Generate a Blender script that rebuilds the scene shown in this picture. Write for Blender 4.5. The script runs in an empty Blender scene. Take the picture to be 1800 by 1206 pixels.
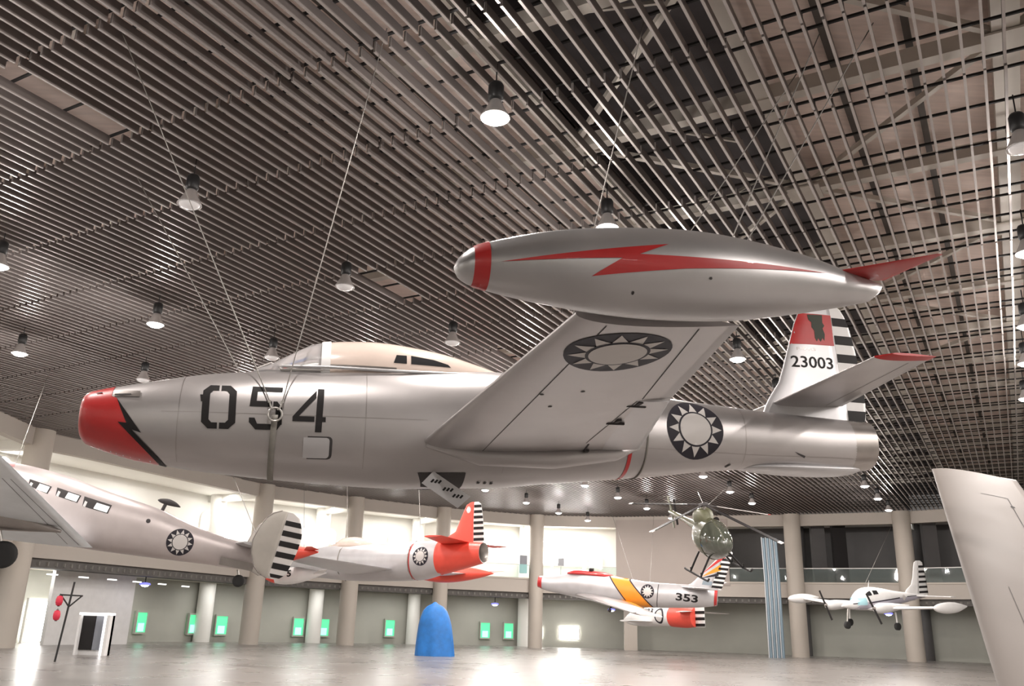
import bpy, bmesh, math, random
from mathutils import Vector, Matrix, Euler
random.seed(7)
S = bpy.context.scene
COL = S.collection
EYE = 1.6                       # camera height above the floor
CEIL = 10.0                     # underside of the slats
YAW = 0.51774                   # heading of the slats, from +Y towards +X
# ------------------------------------------------------------------ camera, world, exposure
def make_camera():
    pt, rl = 0.31458, 0.028675
    c, s = math.cos(pt), math.sin(pt)
    F = Vector((0, c, s)); U = Vector((0, -s, c)); R = Vector((1, 0, 0))
    cr, sr = math.cos(rl), math.sin(rl)
    R2 = R * cr + U * sr; U2 = U * cr - R * sr
    M = Matrix((R2, U2, -F)).transposed().to_4x4()
    M.translation = Vector((0, 0, EYE))
    cam = bpy.data.cameras.new('camera'); o = bpy.data.objects.new('camera', cam); COL.objects.link(o)
    o.matrix_world = M
    cam.sensor_width = 36; cam.lens = 36 * 1524.5 / 1800
    cam.clip_end = 500
    S.camera = o
make_camera()
W = bpy.data.worlds.new('world'); S.world = W; W.use_nodes = True
W.node_tree.nodes['Background'].inputs[0].default_value = (1, .93, .88, 1)
W.node_tree.nodes['Background'].inputs[1].default_value = .12
S.view_settings.view_transform = 'Standard'; S.view_settings.look = 'None'
S.view_settings.gamma = 1; S.view_settings.exposure = 0.0
LAMP_W = 260.0                  # power of one lit pendant
S.cycles.use_denoising = True
S.cycles.max_bounces = 6; S.cycles.diffuse_bounces = 4; S.cycles.glossy_bounces = 3
S.cycles.sample_clamp_indirect = 6
S.cycles.caustics_reflective = False; S.cycles.caustics_refractive = False

# ------------------------------------------------------------------ materials
MATS = {}
def mat(name, col, rough=.6, metal=0.0, noise=0.0, nscale=3.0, bump=0.0, bscale=20.0, emit=None, estr=0.0, trans=0.0, coat=0.0, alpha=1.0, streak=None):
    if name in MATS: return MATS[name]
    m = bpy.data.materials.new(name); m.use_nodes = True; nt = m.node_tree; b = nt.nodes['Principled BSDF']
    b.inputs['Base Color'].default_value = (*col, 1); b.inputs['Roughness'].default_value = rough
    b.inputs['Metallic'].default_value = metal
    b.inputs['Coat Weight'].default_value = coat
    b.inputs['Transmission Weight'].default_value = trans
    b.inputs['Alpha'].default_value = alpha
    tc = nt.nodes.new('ShaderNodeTexCoord')
    if noise:
        mp = nt.nodes.new('ShaderNodeMapping'); nt.links.new(tc.outputs['Object'], mp.inputs[0])
        if streak: mp.inputs['Scale'].default_value = streak
        n = nt.nodes.new('ShaderNodeTexNoise'); n.inputs['Scale'].default_value = nscale; n.inputs['Detail'].default_value = 5
        nt.links.new(mp.outputs[0], n.inputs['Vector'])
        r = nt.nodes.new('ShaderNodeMapRange'); r.inputs['From Min'].default_value = .3; r.inputs['From Max'].default_value = .7
        r.inputs['To Min'].default_value = 1 - noise; r.inputs['To Max'].default_value = 1 + noise * .5
        nt.links.new(n.outputs[0], r.inputs[0])
        mx = nt.nodes.new('ShaderNodeMix'); mx.data_type = 'RGBA'; mx.blend_type = 'MULTIPLY'; mx.inputs[0].default_value = 1
        mx.inputs[6].default_value = (*col, 1); nt.links.new(r.outputs[0], mx.inputs[7]); nt.links.new(mx.outputs[2], b.inputs['Base Color'])
        rr = nt.nodes.new('ShaderNodeMapRange'); rr.inputs['To Min'].default_value = rough * .75; rr.inputs['To Max'].default_value = min(1, rough * 1.3)
        nt.links.new(n.outputs[0], rr.inputs[0]); nt.links.new(rr.outputs[0], b.inputs['Roughness'])
    if bump:
        n2 = nt.nodes.new('ShaderNodeTexNoise'); n2.inputs['Scale'].default_value = bscale; nt.links.new(tc.outputs['Object'], n2.inputs['Vector'])
        bp = nt.nodes.new('ShaderNodeBump'); bp.inputs['Strength'].default_value = bump; bp.inputs['Distance'].default_value = .02
        nt.links.new(n2.outputs[0], bp.inputs['Height']); nt.links.new(bp.outputs[0], b.inputs['Normal'])
    if emit:
        b.inputs['Emission Color'].default_value = (*emit, 1); b.inputs['Emission Strength'].default_value = estr
    MATS[name] = m; return m

silver = mat('aged silver paint', (.47, .445, .44), .36, .68, .13, 1.1, .10, 1.6, streak=(.6, 1, 1))
silver2 = mat('bright silver paint', (.57, .56, .57), .35, .4, .08, 2.0)
tanksil = mat('tank silver paint', (.50, .485, .485), .34, .62, .10, 1.6)
bare = mat('bare metal', (.36, .33, .31), .30, .8, .10, 3)
gapdark = mat('panel gap dark', (.05, .045, .045), .8)
redp = mat('red gloss paint', (.50, .025, .025), .35, 0, .10, 4, coat=.3)
redo = mat('orange red paint', (.80, .09, .06), .4, 0, .05, 4)
blackp = mat('black paint', (.022, .02, .02), .5)
blackp.node_tree.nodes['Principled BSDF'].inputs['Specular IOR Level'].default_value = .15
navy = mat('roundel dark paint', (.035, .032, .04), .5)
navy.node_tree.nodes['Principled BSDF'].inputs['Specular IOR Level'].default_value = .15
pale = mat('roundel pale paint', (.60, .57, .55), .5)
whitep = mat('white paint', (.78, .77, .76), .45, 0, .05, 3)
orange = mat('orange paint', (.85, .30, .03), .4, 0, .05, 3)
olive = mat('olive drab paint', (.075, .075, .045), .35, 0, .12, 3, coat=.4)
oliveglass = mat('tinted bubble glass', (.06, .065, .05), .06, 0, coat=1.0)
cream = mat('cream canopy cover', (.70, .58, .51), .16, 0, .08, 3, coat=.6)
glassg = mat('windshield acrylic', (.88, .84, .84), .08, 0, trans=.65)
darkglass = mat('dark cabin glass', (.03, .03, .032), .08, 0, coat=.5)
steel = mat('galvanised steel', (.55, .53, .50), .35, .8, .1, 20)
cablem = mat('steel cable', (.22, .205, .19), .5, .5)
strapm = mat('grey webbing', (.24, .225, .20), .9, 0, .1, 20)
tyre = mat('tyre rubber', (.02, .02, .02), .8)
slatm = mat('painted steel slat', (.175, .152, .145), .42, .30, .06, 2)
slatrim = mat('slat lower rim', (.32, .29, .275), .35, .35, .06, 2)  # paler than the web: light from below put into the colour
carrierm = mat('black carrier rail', (.012, .011, .011), .7)
deckm = mat('pinkish roof deck', (.88, .74, .67), .8, 0, .12, 1.2, streak=(1, 8, 1))
deckdark = mat('dark roof bay', (.085, .075, .078), .85, 0, .3, 1.0)
beamm = mat('grey beige roof steel', (.78, .73, .66), .6, 0, .06, 2)
purlinm = mat('dark purlin', (.09, .075, .065), .7)
ballast = mat('black lamp housing', (.012, .012, .013), .4)
shadem = mat('ribbed acrylic lamp shade', (.50, .47, .46), .25, .3, trans=.15)
lampon = mat('lit lamp lens', (1, 1, 1), .3, emit=(1, .95, .93), estr=14)
lampdim = mat('unlit lamp lens', (.75, .73, .73), .15, 0, emit=(1, .96, .95), estr=.12, coat=.5)  # lamp is off, a faint glow is put into its lens
wallm = mat('warm white plaster', (.68, .64, .57), .7, 0, .05, .6)
wallup = mat('upper gallery plaster', (.80, .79, .75), .7, 0, .04, .5)
wallgrey = mat('grey green plaster', (.40, .40, .355), .7, 0, .08, .5)
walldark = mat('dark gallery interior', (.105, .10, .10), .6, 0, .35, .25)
panelm = mat('beige wall panel', (.39, .34, .31), .65, 0, .05, .4)
slabm = mat('beige slab edge', (.47, .425, .38), .65, 0, .05, .4)
ductm = mat('dull soffit duct', (.20, .19, .175), .8)
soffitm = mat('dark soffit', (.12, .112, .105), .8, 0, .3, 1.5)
columnm = mat('painted column', (.50, .45, .395), .6, 0, .06, .5)
floorm = mat('polished floor', (.25, .23, .215), .28, 0, .06, .5)
railglass = mat('railing glass', (.80, .93, .90), .03, 0, trans=.92)
railm = mat('rail steel', (.45, .44, .42), .4, .6)
winglow = mat('bright window', (1, 1, 1), .4, emit=(1, .98, .95), estr=24)
greenglow = mat('green lit window', (.1, .6, .3), .4, emit=(.10, .75, .33), estr=.9)
cyanglow = mat('cyan lit pane', (.5, .9, .85), .4, emit=(.35, .85, .80), estr=1.0)
bluelamp = mat('blue white lamp', (1, 1, 1), .3, emit=(.75, .8, 1), estr=9)
blueviolet = mat('violet lamp halo', (.2, .2, .8), .3, emit=(.2, .2, .9), estr=1.2)
bluecloth = mat('blue tarpaulin', (.02, .18, .55), .55, 0, .2, 3, .5, 4)
pipeblue = mat('blue grey pipe', (.22, .30, .36), .4, .2)
pipewhite = mat('pale pipe', (.62, .65, .68), .4, .1)
blackiron = mat('black iron', (.02, .02, .02), .5)
lantern = mat('red lantern', (.75, .04, .08), .5)
screen = mat('grey display screen', (.22, .23, .26), .3)
teal = mat('teal panel', (.30, .55, .55), .5)

# ------------------------------------------------------------------ mesh builder
class MB:
    """Collects faces with material slots and links them as one mesh object."""
    def __init__(s): s.v = []; s.f = []; s.m = []; s.mats = []; s.sm = []
    def slot(s, m):
        if m not in s.mats: s.mats.append(m)
        return s.mats.index(m)
    def add(s, vs, fs, m, smooth=False):
        o = len(s.v); s.v += [tuple(v) for v in vs]; k = s.slot(m)
        for f in fs: s.f.append(tuple(i + o for i in f)); s.m.append(k); s.sm.append(smooth)
        return s
    def box(s, lo, hi, m, M=None):
        x0, y0, z0 = lo; x1, y1, z1 = hi
        vs = [Vector(p) for p in ((x0,y0,z0),(x1,y0,z0),(x1,y1,z0),(x0,y1,z0),(x0,y0,z1),(x1,y0,z1),(x1,y1,z1),(x0,y1,z1))]
        if M: vs = [M @ v for v in vs]
        return s.add(vs, [(0,3,2,1),(4,5,6,7),(0,1,5,4),(1,2,6,5),(2,3,7,6),(3,0,4,7)], m)
    def bar(s, a, b, w, h, m, up=(0,0,1)):
        a, b = Vector(a), Vector(b); d = (b - a).normalized(); u = Vector(up)
        r = d.cross(u)
        if r.length < 1e-4: r = d.cross(Vector((1,0,0)))
        r.normalize(); u = r.cross(d)
        vs = [p + r * x * w / 2 + u * y * h / 2 for p in (a, b) for x, y in ((-1,-1),(1,-1),(1,1),(-1,1))]
        return s.add(vs, [(0,1,2,3),(7,6,5,4),(0,4,5,1),(1,5,6,2),(2,6,7,3),(3,7,4,0)], m)
    def rings(s, rs, m, smooth=True, cap0=True, cap1=True):
        n = len(rs[0]); vs = [p for r in rs for p in r]; fs = []
        for i in range(len(rs) - 1):
            for j in range(n):
                k = (j + 1) % n
                fs.append((i*n+j, i*n+k, (i+1)*n+k, (i+1)*n+j))
        s.add(vs, fs, m, smooth)
        if cap0: s.add(rs[0], [tuple(range(n))][::-1], m)
        if cap1: s.add(rs[-1], [tuple(reversed(range(n)))], m)
        return s
    def tube(s, pts, r, m, n=8, caps=True):
        pts = [Vector(p) for p in pts]; rs = []
        rr = r if isinstance(r, (list, tuple)) else [r] * len(pts)
        ref = None
        for i, p in enumerate(pts):
            d = (pts[min(i+1, len(pts)-1)] - pts[max(i-1, 0)])
            d.normalize()
            if ref is None: ref = d.orthogonal().normalized()
            ref = (ref - d * ref.dot(d))
            ref.normalize()
            q = d.cross(ref)
            rs.append([p + (ref * math.cos(2*math.pi*j/n) + q * math.sin(2*math.pi*j/n)) * rr[i] for j in range(n)])
        return s.rings(rs, m, True, caps, caps)
    def lathe(s, prof, c, m, n=24, axis=None):
        rs = [[Vector((c[0] + r*math.cos(2*math.pi*j/n), c[1] + r*math.sin(2*math.pi*j/n), c[2] + z)) for j in range(n)] for r, z in prof]
        return s.rings(rs, m, True, False, False)
    def build(s, name, parent=None, **props):
        me = bpy.data.meshes.new(name); me.from_pydata(s.v, [], s.f)
        for m in s.mats: me.materials.append(m)
        me.polygons.foreach_set('material_index', s.m); me.polygons.foreach_set('use_smooth', s.sm)
        me.update()
        o = bpy.data.objects.new(name, me); COL.objects.link(o)
        if parent: o.parent = parent
        for k, v in props.items(): o[k] = v
        return o
def tag(o, label=None, category=None, group=None, kind=None):
    if label: o['label'] = label
    if category: o['category'] = category
    if group: o['group'] = group
    if kind: o['kind'] = kind
    return o
def empty(name, M=None, loc=None):
    o = bpy.data.objects.new(name, None); COL.objects.link(o); o.empty_display_size = .3
    if M is not None: o.matrix_world = M
    if loc is not None: o.location = loc
    return o
def copy_tree(o, parent=None):
    c = o.copy(); COL.objects.link(c)
    if parent: c.parent = parent
    for ch in list(o.children): copy_tree(ch, c)
    return c
def interp(x, pts):
    if x <= pts[0][0]: return pts[0][1]
    for i in range(len(pts) - 1):
        x0, y0 = pts[i]; x1, y1 = pts[i+1]
        if x <= x1:
            t = (x - x0) / (x1 - x0)
            # catmull-rom with end clamping
            ym = pts[i-1] if i > 0 else (x0 - (x1-x0), y0 - (y1-y0)); yp = pts[i+2] if i+2 < len(pts) else (x1 + (x1-x0), y1 + (y1-y0))
            m0 = (y1 - ym[1]) / (x1 - ym[0]) * (x1 - x0); m1 = (yp[1] - y0) / (yp[0] - x0) * (x1 - x0)
            return (2*t**3-3*t*t+1)*y0 + (t**3-2*t*t+t)*m0 + (-2*t**3+3*t*t)*y1 + (t**3-t*t)*m1
    return pts[-1][1]

# ------------------------------------------------------------------ painted marks laid on curved skins
def flat_mesh(polys, xs, ys):
    """2-D polygons cut along the grid lines xs and ys -> (verts, faces)."""
    b = bmesh.new()
    for p in polys:
        vs = [b.verts.new((x, y, 0)) for x, y in p]
        try: b.faces.new(vs)
        except ValueError: pass
    for x in xs: bmesh.ops.bisect_plane(b, geom=b.verts[:] + b.edges[:] + b.faces[:], plane_co=(x, 0, 0), plane_no=(1, 0, 0))
    for y in ys: bmesh.ops.bisect_plane(b, geom=b.verts[:] + b.edges[:] + b.faces[:], plane_co=(0, y, 0), plane_no=(0, 1, 0))
    bmesh.ops.triangulate(b, faces=[f for f in b.faces if len(f.verts) > 4])
    b.verts.index_update()
    r = ([(v.co.x, v.co.y) for v in b.verts], [tuple(v.index for v in f.verts) for f in b.faces]); b.free(); return r
def mark(mb, polys, fn, m, step=.06, eps=.004):
    X = [p[0] for q in polys for p in q]; Y = [p[1] for q in polys for p in q]
    def grid(a, b, n=step):
        k = int((b - a) / n); return [a + (b - a) * (i + 1) / (k + 1) for i in range(k)]
    vs, fs = flat_mesh(polys, grid(min(X), max(X)), grid(min(Y), max(Y)))
    mb.add([fn(x, y, eps) for x, y in vs], fs, m, True)
def disc(cx, cy, r, ry=None, n=40, a0=0):
    ry = ry or r
    return [(cx + r*math.cos(2*math.pi*i/n + a0), cy + ry*math.sin(2*math.pi*i/n + a0)) for i in range(n)]
def roundel(mb, cx, cy, r, fn, step=.06, ry=None, eps=.004, rot=0.0):
    k = (ry or r) / r
    mark(mb, [disc(cx, cy, r, r*k)], fn, navy, step, eps)
    rays = []
    for i in range(12):
        a = 2*math.pi*i/12 + rot; da = math.pi/12*.92
        p = lambda q, rr: (cx + rr*math.cos(q), cy + rr*k*math.sin(q))
        rays.append([p(a-da, r*.60), p(a, r*.93), p(a+da, r*.60)])
    mark(mb, rays, fn, pale, step, eps*1.9)
    mark(mb, [disc(cx, cy, r*.60, r*.60*k)], fn, navy, step, eps*2.6)
    mark(mb, [disc(cx, cy, r*.54, r*.54*k)], fn, pale, step, eps*3.4)
_fc = {}
def text_polys(txt, x0, x1, y0, y1, bold=.02):
    """Letter shapes from the built-in face, fitted to a box -> (verts, faces)."""
    cu = bpy.data.curves.new('lettering', 'FONT'); cu.body = txt; cu.offset = bold; cu.resolution_u = 3
    o = bpy.data.objects.new('lettering', cu)
    me = bpy.data.meshes.new_from_object(o)
    vs = [(v.co.x, v.co.y) for v in me.vertices]; fs = [tuple(p.vertices) for p in me.polygons]
    bpy.data.objects.remove(o); bpy.data.curves.remove(cu); bpy.data.meshes.remove(me)
    ax, bx = min(v[0] for v in vs), max(v[0] for v in vs); ay, by = min(v[1] for v in vs), max(v[1] for v in vs)
    vs = [(x0 + (x-ax)/(bx-ax)*(x1-x0), y0 + (y-ay)/(by-ay)*(y1-y0)) for x, y in vs]
    return [[vs[i] for i in f] for f in fs]
def text(mb, txt, x0, x1, y0, y1, fn, m, eps=.004, bold=.02, step=.08):
    mark(mb, text_polys(txt, x0, x1, y0, y1, bold), fn, m, step, eps)

# ------------------------------------------------------------------ aircraft skins
class Hull:
    """Fuselage-like loft along +x (backward) with top, bottom and width curves."""
    def __init__(s, top, bot, wid=1.0, n=2.2, y0=0.0):
        s.top, s.bot, s.wid, s.n, s.y0 = top, bot, wid, n, y0
    def st(s, x):
        t, b = interp(x, s.top), interp(x, s.bot); hz = max(.004, (t - b) / 2)
        w = s.wid if isinstance(s.wid, (int, float)) else interp(x, s.wid)
        return (t + b) / 2, hz, hz * w
    def ring(s, x, seg=56, e=0.0):
        zc, hz, hy = s.st(x); r = []
        for j in range(seg):
            a = 2*math.pi*j/seg; c, q = math.cos(a), math.sin(a); p = 2 / s.n
            r.append(Vector((x, s.y0 + (hy+e)*math.copysign(abs(c)**p, c), zc + (hz+e)*math.copysign(abs(q)**p, q))))
        return r
    def side(s, sign=-1):
        def fn(x, z, e):
            zc, hz, hy = s.st(x); t = max(-1, min(1, (z - zc) / hz))
            y = hy * (1 - abs(t)**s.n)**(1/s.n)
            return (x, s.y0 + sign * (y + e * (1 if y > .02 else .2)), zc + hz*t*(1 + e/hz))
        return fn
    def below(s):
        def fn(x, y, e):
            zc, hz, hy = s.st(x); t = max(-1, min(1, (y - s.y0) / hy))
            return (x, y, zc - (hz + e) * (1 - abs(t)**s.n)**(1/s.n))
        return fn
    def loft(s, mb, m, x0, x1, step=.14, seg=56, cap0=True, cap1=True, xs=None):
        k = max(2, int((x1 - x0) / step)); X = xs or [x0 + (x1-x0)*i/k for i in range(k+1)]
        mb.rings([s.ring(x, seg) for x in X], m, True, cap0, cap1)
def foil(t): return .2969*math.sqrt(t) - .126*t - .3516*t*t + .2843*t**3 - .1015*t**4
FT = [1, .92, .82, .7, .58, .46, .35, .25, .17, .1, .05, .02, .005, 0]
class Wing:
    """Lifting surface between two sections. Section = (x of leading edge, chord, span position, height, thickness)."""
    def __init__(s, a, b, vertical=False): s.a, s.b, s.v = a, b, vertical
    def sec(s, k):
        return [s.a[i] + (s.b[i] - s.a[i]) * k for i in range(5)]
    def pt(s, k, t, sgn, e=0.0):
        x, c, y, z, th = s.sec(k); h = 5 * th * c * foil(t) + e
        if s.v: return Vector((x + c*t, y + sgn*h, z))
        return Vector((x + c*t, y, z + sgn*h))
    def loft(s, mb, m, n=6, t0=0.0, t1=1.0):
        T = [t0 + (t1-t0)*t for t in FT]; rs = []
        for i in range(n+1):
            k = i / n
            rs.append([s.pt(k, t, 1) for t in T] + [s.pt(k, t, -1) for t in reversed(T[1:-1] if t0 == 0 else T)])
        mb.rings(rs, m, True, True, True)
    def skin(s, sgn):
        """(x, span) -> point on one skin; span is y for a wing and z for a fin."""
        i = 3 if s.v else 2
        def fn(x, q, e):
            k = (q - s.a[i]) / (s.b[i] - s.a[i]); X, c, y, z, th = s.sec(k); t = max(0, min(1, (x - X) / c))
            return s.pt(k, t, sgn, e)
        return fn
def frame(p6, lift=EYE):
    a, b, c = p6[3:6]
    M = (Matrix.Rotation(a, 4, 'Z') @ Matrix.Rotation(b, 4, 'Y') @ Matrix.Rotation(c, 4, 'X'))
    M.translation = Vector((p6[0], p6[1], p6[2] + lift)); return M
# ------------------------------------------------------------------ the hall
PATH = [(-14,-6),(-20,8),(-22,20),(-22.6,30),(-22.6,37.7),(-22.8,42.1),(-21.7,44.1),(-16,57.8),(-10.8,62.7),(-4.8,67.1),(2.4,70.1),(8.8,69.7),(15.2,67.4),(21.1,65.3),(27.8,62),(34,56.5),(39,48),(42,34),(42,14),(34,-4),(18,-14),(0,-14)]
def offset_path(d):
    P = [Vector(p) for p in PATH]; n = len(P); out = []
    for i, p in enumerate(P):
        a = (p - P[i-1]).normalized(); b = (P[(i+1) % n] - p).normalized()
        na, nb = Vector((-a.y, a.x)), Vector((-b.y, b.x)); q = (na + nb).normalized()
        out.append(p + q * d / max(.5, q.dot(na)))
    return out
def wall_hit(ratio, off):
    """Point where the bearing x/y = ratio meets the wall line offset outward by off, with the wall's direction there."""
    P = offset_path(off)
    for i in range(4, 18):
        a, b = P[i], P[i+1]; d = b - a; den = d.x - ratio*d.y
        if abs(den) < 1e-6: continue
        t = (ratio*a.y - a.x) / den
        if 0 <= t <= 1: return a + d*t, d.normalized()
def bearing(u, v=1085):
    """x/y and z/y of a bearing read off the photograph."""
    x, y = (u-900)/1524.5, (603-v)/1524.5
    c, s, cr, sr = .95092, .30942, .999589, .028671
    dx = x*cr - y*sr; up = x*sr + y*cr
    fy = c - up*s; fz = s + up*c
    return dx/fy, fz/fy
def band(mb, off, z0, z1, m, th=.3, i0=0, i1=None, close=False):
    A, B = offset_path(off), offset_path(off + th); n = len(A); rng = range(i0, n if i1 is None else i1)
    for i in rng:
        j = (i+1) % n
        vs = [(*A[i], z0), (*A[j], z0), (*B[j], z0), (*B[i], z0), (*A[i], z1), (*A[j], z1), (*B[j], z1), (*B[i], z1)]
        mb.add(vs, [(0,1,2,3),(7,6,5,4),(0,4,5,1),(2,6,7,3),(1,5,6,2),(3,7,4,0)], m)
    return mb
def struct(name, mb, parent=None):
    o = mb.build(name, parent)
    if not parent: o['kind'] = 'structure'
    return o
GAL = 5.14       # gallery floor level
# floor, with the outline pushed out under the galleries
f = MB(); P6 = offset_path(7.5); f.add([(p.x, p.y, 0) for p in P6], [tuple(reversed(range(len(P6))))], floorm); struct('floor', f)
struct('trim_1', band(MB(), 0, 9.17, 10.02, slabm, .45))                                 # fascia over the gallery openings
m_ = MB(); band(m_, 0, 4.05, GAL, slabm, .25); band(m_, -.06, GAL-.12, GAL, columnm, .1); struct('trim_2', m_)   # gallery edge
m_ = MB(); band(m_, .25, GAL-.2, GAL, slabm, 6.0); struct('trim_3', m_)                  # gallery floor
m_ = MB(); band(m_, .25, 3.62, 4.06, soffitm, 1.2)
AA = offset_path(.24)
for i in range(4, 16):                                                                    # little ducts along the soffit edge
    a, b = AA[i], AA[i+1]; L = (b-a).length; k = int(L/.42)
    for j in range(k):
        p = a + (b-a)*(j+.5)/k; m_.box((p.x-.06, p.y-.06, 3.72), (p.x+.06, p.y+.06, 3.9), ductm)
struct('trim_4', m_)
m_ = MB(); band(m_, 1.45, 3.75, 3.8, wallm, 4.5); struct('trim_5', m_)                    # lower ceiling
m_ = MB(); band(m_, .3, 9.6, 9.7, wallup, 6.0); struct('ceiling.001', m_)                 # gallery ceiling
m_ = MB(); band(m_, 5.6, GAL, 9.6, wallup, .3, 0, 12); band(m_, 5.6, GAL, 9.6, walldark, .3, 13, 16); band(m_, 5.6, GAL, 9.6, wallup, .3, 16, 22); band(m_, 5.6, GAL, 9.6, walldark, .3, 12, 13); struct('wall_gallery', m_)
m_ = MB(); band(m_, 5.2, 0, 3.75, wallgrey, .3); struct('wall_lower', m_)
# beige closed bay between two columns
p0, _ = wall_hit(bearing(1084)[0], -.05); p1, _ = wall_hit(bearing(1286)[0], -.05)
m_ = MB(); mid = Vector((15.2, 67.3))
for a, b in ((p0, mid), (mid, p1)):
    n = Vector((-(b-a).y, (b-a).x)).normalized()*.3
    m_.add([(*a,GAL-.3),(*b,GAL-.3),(*(b+n),GAL-.3),(*(a+n),GAL-.3),(*a,9.75),(*b,9.75),(*(b+n),9.75),(*(a+n),9.75)], [(0,1,2,3),(7,6,5,4),(0,4,5,1),(2,6,7,3),(1,5,6,2),(3,7,4,0)], panelm)
struct('wall_far', m_)
# white partition under the gallery at the left
m_ = MB()
for (a, b) in (((-23.3,46.7),(-21.1,51.6)),):
    a, b = Vector(a), Vector(b); n = Vector((-(b-a).y, (b-a).x)).normalized()*.25
    m_.add([(*a,0),(*b,0),(*(b+n),0),(*(a+n),0),(*a,3.75),(*b,3.75),(*(b+n),3.75),(*(a+n),3.75)], [(0,1,2,3),(7,6,5,4),(0,4,5,1),(2,6,7,3),(1,5,6,2),(3,7,4,0)], whitep)
struct('wall_partition', m_)
# cross walls and beams that divide the bays
COLS = [(-22.75,41.7,.62),(-16,57.7,.60),(-10.8,62.6,.60),(-4.8,66.9,.55),(2.4,69.9,.55),(21.1,65.1,.60),(27.8,61.8,.60)]
for i, (x, y, r) in enumerate(COLS):
    m_ = MB(); m_.lathe([(r,0),(r,10.0)], (x, y, 0), columnm, 32)
    o = m_.build('column'); o['kind'] = 'structure'
    pth = offset_path(0); 
    d = min(((Vector((x,y))-p).length, k) for k, p in enumerate(pth))[1]
    a, b = offset_path(.3)[d], offset_path(5.6)[d]
    m_ = MB(); m_.bar((*a, 9.38), (*b, 9.38), .4, .5, wallup); struct('trim_6.%03d' % i if i else 'trim_6', m_)
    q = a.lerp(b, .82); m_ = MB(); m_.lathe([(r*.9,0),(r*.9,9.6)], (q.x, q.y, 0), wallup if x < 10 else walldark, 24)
    o = m_.build('column'); o['kind'] = 'structure'
for u, v0, dark in ((1108, 2.2, 0), (1448, 2.5, 1), (1486, 2.2, 1), (1650, 2.4, 1)):                 # inner piers
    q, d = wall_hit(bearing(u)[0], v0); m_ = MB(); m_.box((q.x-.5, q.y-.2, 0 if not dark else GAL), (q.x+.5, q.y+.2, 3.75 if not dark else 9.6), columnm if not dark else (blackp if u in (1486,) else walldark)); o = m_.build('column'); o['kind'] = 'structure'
# railing
m_ = MB(); band(m_, .05, GAL, GAL+.95, railglass, .02, 7, 11); band(m_, .05, GAL, GAL+.95, railglass, .02, 12, 16); rg = m_.build('gallery_railing')
tag(rg, kind='structure')
m_ = MB(); band(m_, .03, GAL+.95, GAL+1.0, railm, .06, 7, 11); band(m_, .03, GAL+.95, GAL+1.0, railm, .06, 12, 16); m_.build('handrail', rg)
# windows: bright arched ones upstairs, green and cyan lit ones downstairs
wn = [0]
def window(u, v, w, h, arch, m, off=5.55, pane=None, frame_m=None):
    wn[0] += 1; r, zz = bearing(u, v); q, d = wall_hit(r, off); z = EYE + zz*q.y
    nrm = Vector((d.y, -d.x)); mb = MB()
    pts = [(-w/2, -h/2), (w/2, -h/2)]
    if arch: pts += [(w/2*math.cos(math.pi*k/12), h/2 - w/2 + w/2*math.sin(math.pi*k/12)) for k in range(13)]
    else: pts += [(w/2, h/2), (-w/2, h/2)]
    def loop(sc, dd): return [(q.x + d.x*x*sc + nrm.x*dd, q.y + d.y*x*sc + nrm.y*dd, z + y*sc) for x, y in pts]
    mb.rings([loop(1, 0), loop(1, .10)], m, False, False, True)
    o = mb.build('window_%d' % wn[0]); o['kind'] = 'structure'
    fb = MB(); fb.rings([loop(1.0, -.02), loop(1.18, -.02), loop(1.18, .16), loop(1.0, .16), loop(1.0, -.02)], frame_m or wallup, False, False, False); fb.build('window_frame', o)
    if pane:
        pb = MB(); hh = h*.42
        P = [(-w*.3, -h*.46), (w*.3, -h*.46), (w*.3, -h*.46+hh), (-w*.3, -h*.46+hh)]
        L = lambda dd: [(q.x + d.x*x + nrm.x*dd, q.y + d.y*x + nrm.y*dd, z + y) for x, y in P]
        pb.rings([L(.1), L(.13)], pane, False, False, True); pb.build('pane', o)
    return q, z
for u, v, w, h in ((361,915,1.05,1.15),(406,929,1.0,1.45),(540,941,.95,1.3),(580,943,.8,1.1),(690,950,.85,1.0),(862,968,1.7,1.2),(900,972,1.2,1.2),(968,966,1.9,2.3),(1012,972,1.9,2.0),(1046,985,1.1,1.2),(2,820,.8,1.0)):
    window(u, v, w, h, True, winglow)
for u, v in ((246,1094),(337,1097),(388,1099),(523,1102),(568,1103),(684,1104),(734,1106),(852,1108),(893,1109)):
    window(u, v, .8, 1.15, False, greenglow, 5.1, cyanglow, wallgrey)
for u, v, w, h in ((62,1092,1.3,2.0),(1000,1113,1.6,.9),(945,1112,.7,.8)):
    window(u, v, w, h, False, winglow, 5.1)
# ceiling of slats -------------------------------------------------------
cY, sY = math.cos(YAW), math.sin(YAW)
def AB(a, b, z): return (a*cY + b*sY, -a*sY + b*cY, z)
def inv(p): return (p[0]*cY - p[1]*sY, p[0]*sY + p[1]*cY)
def span_at(poly, a):
    hits = []
    for i in range(len(poly)):
        (a0, b0), (a1, b1) = poly[i], poly[(i+1) % len(poly)]
        if (a0 <= a) != (a1 <= a): hits.append(b0 + (b1-b0)*(a-a0)/(a1-a0))
    return (min(hits), max(hits)) if len(hits) >= 2 else None
PAB = [inv(p) for p in PATH]
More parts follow.
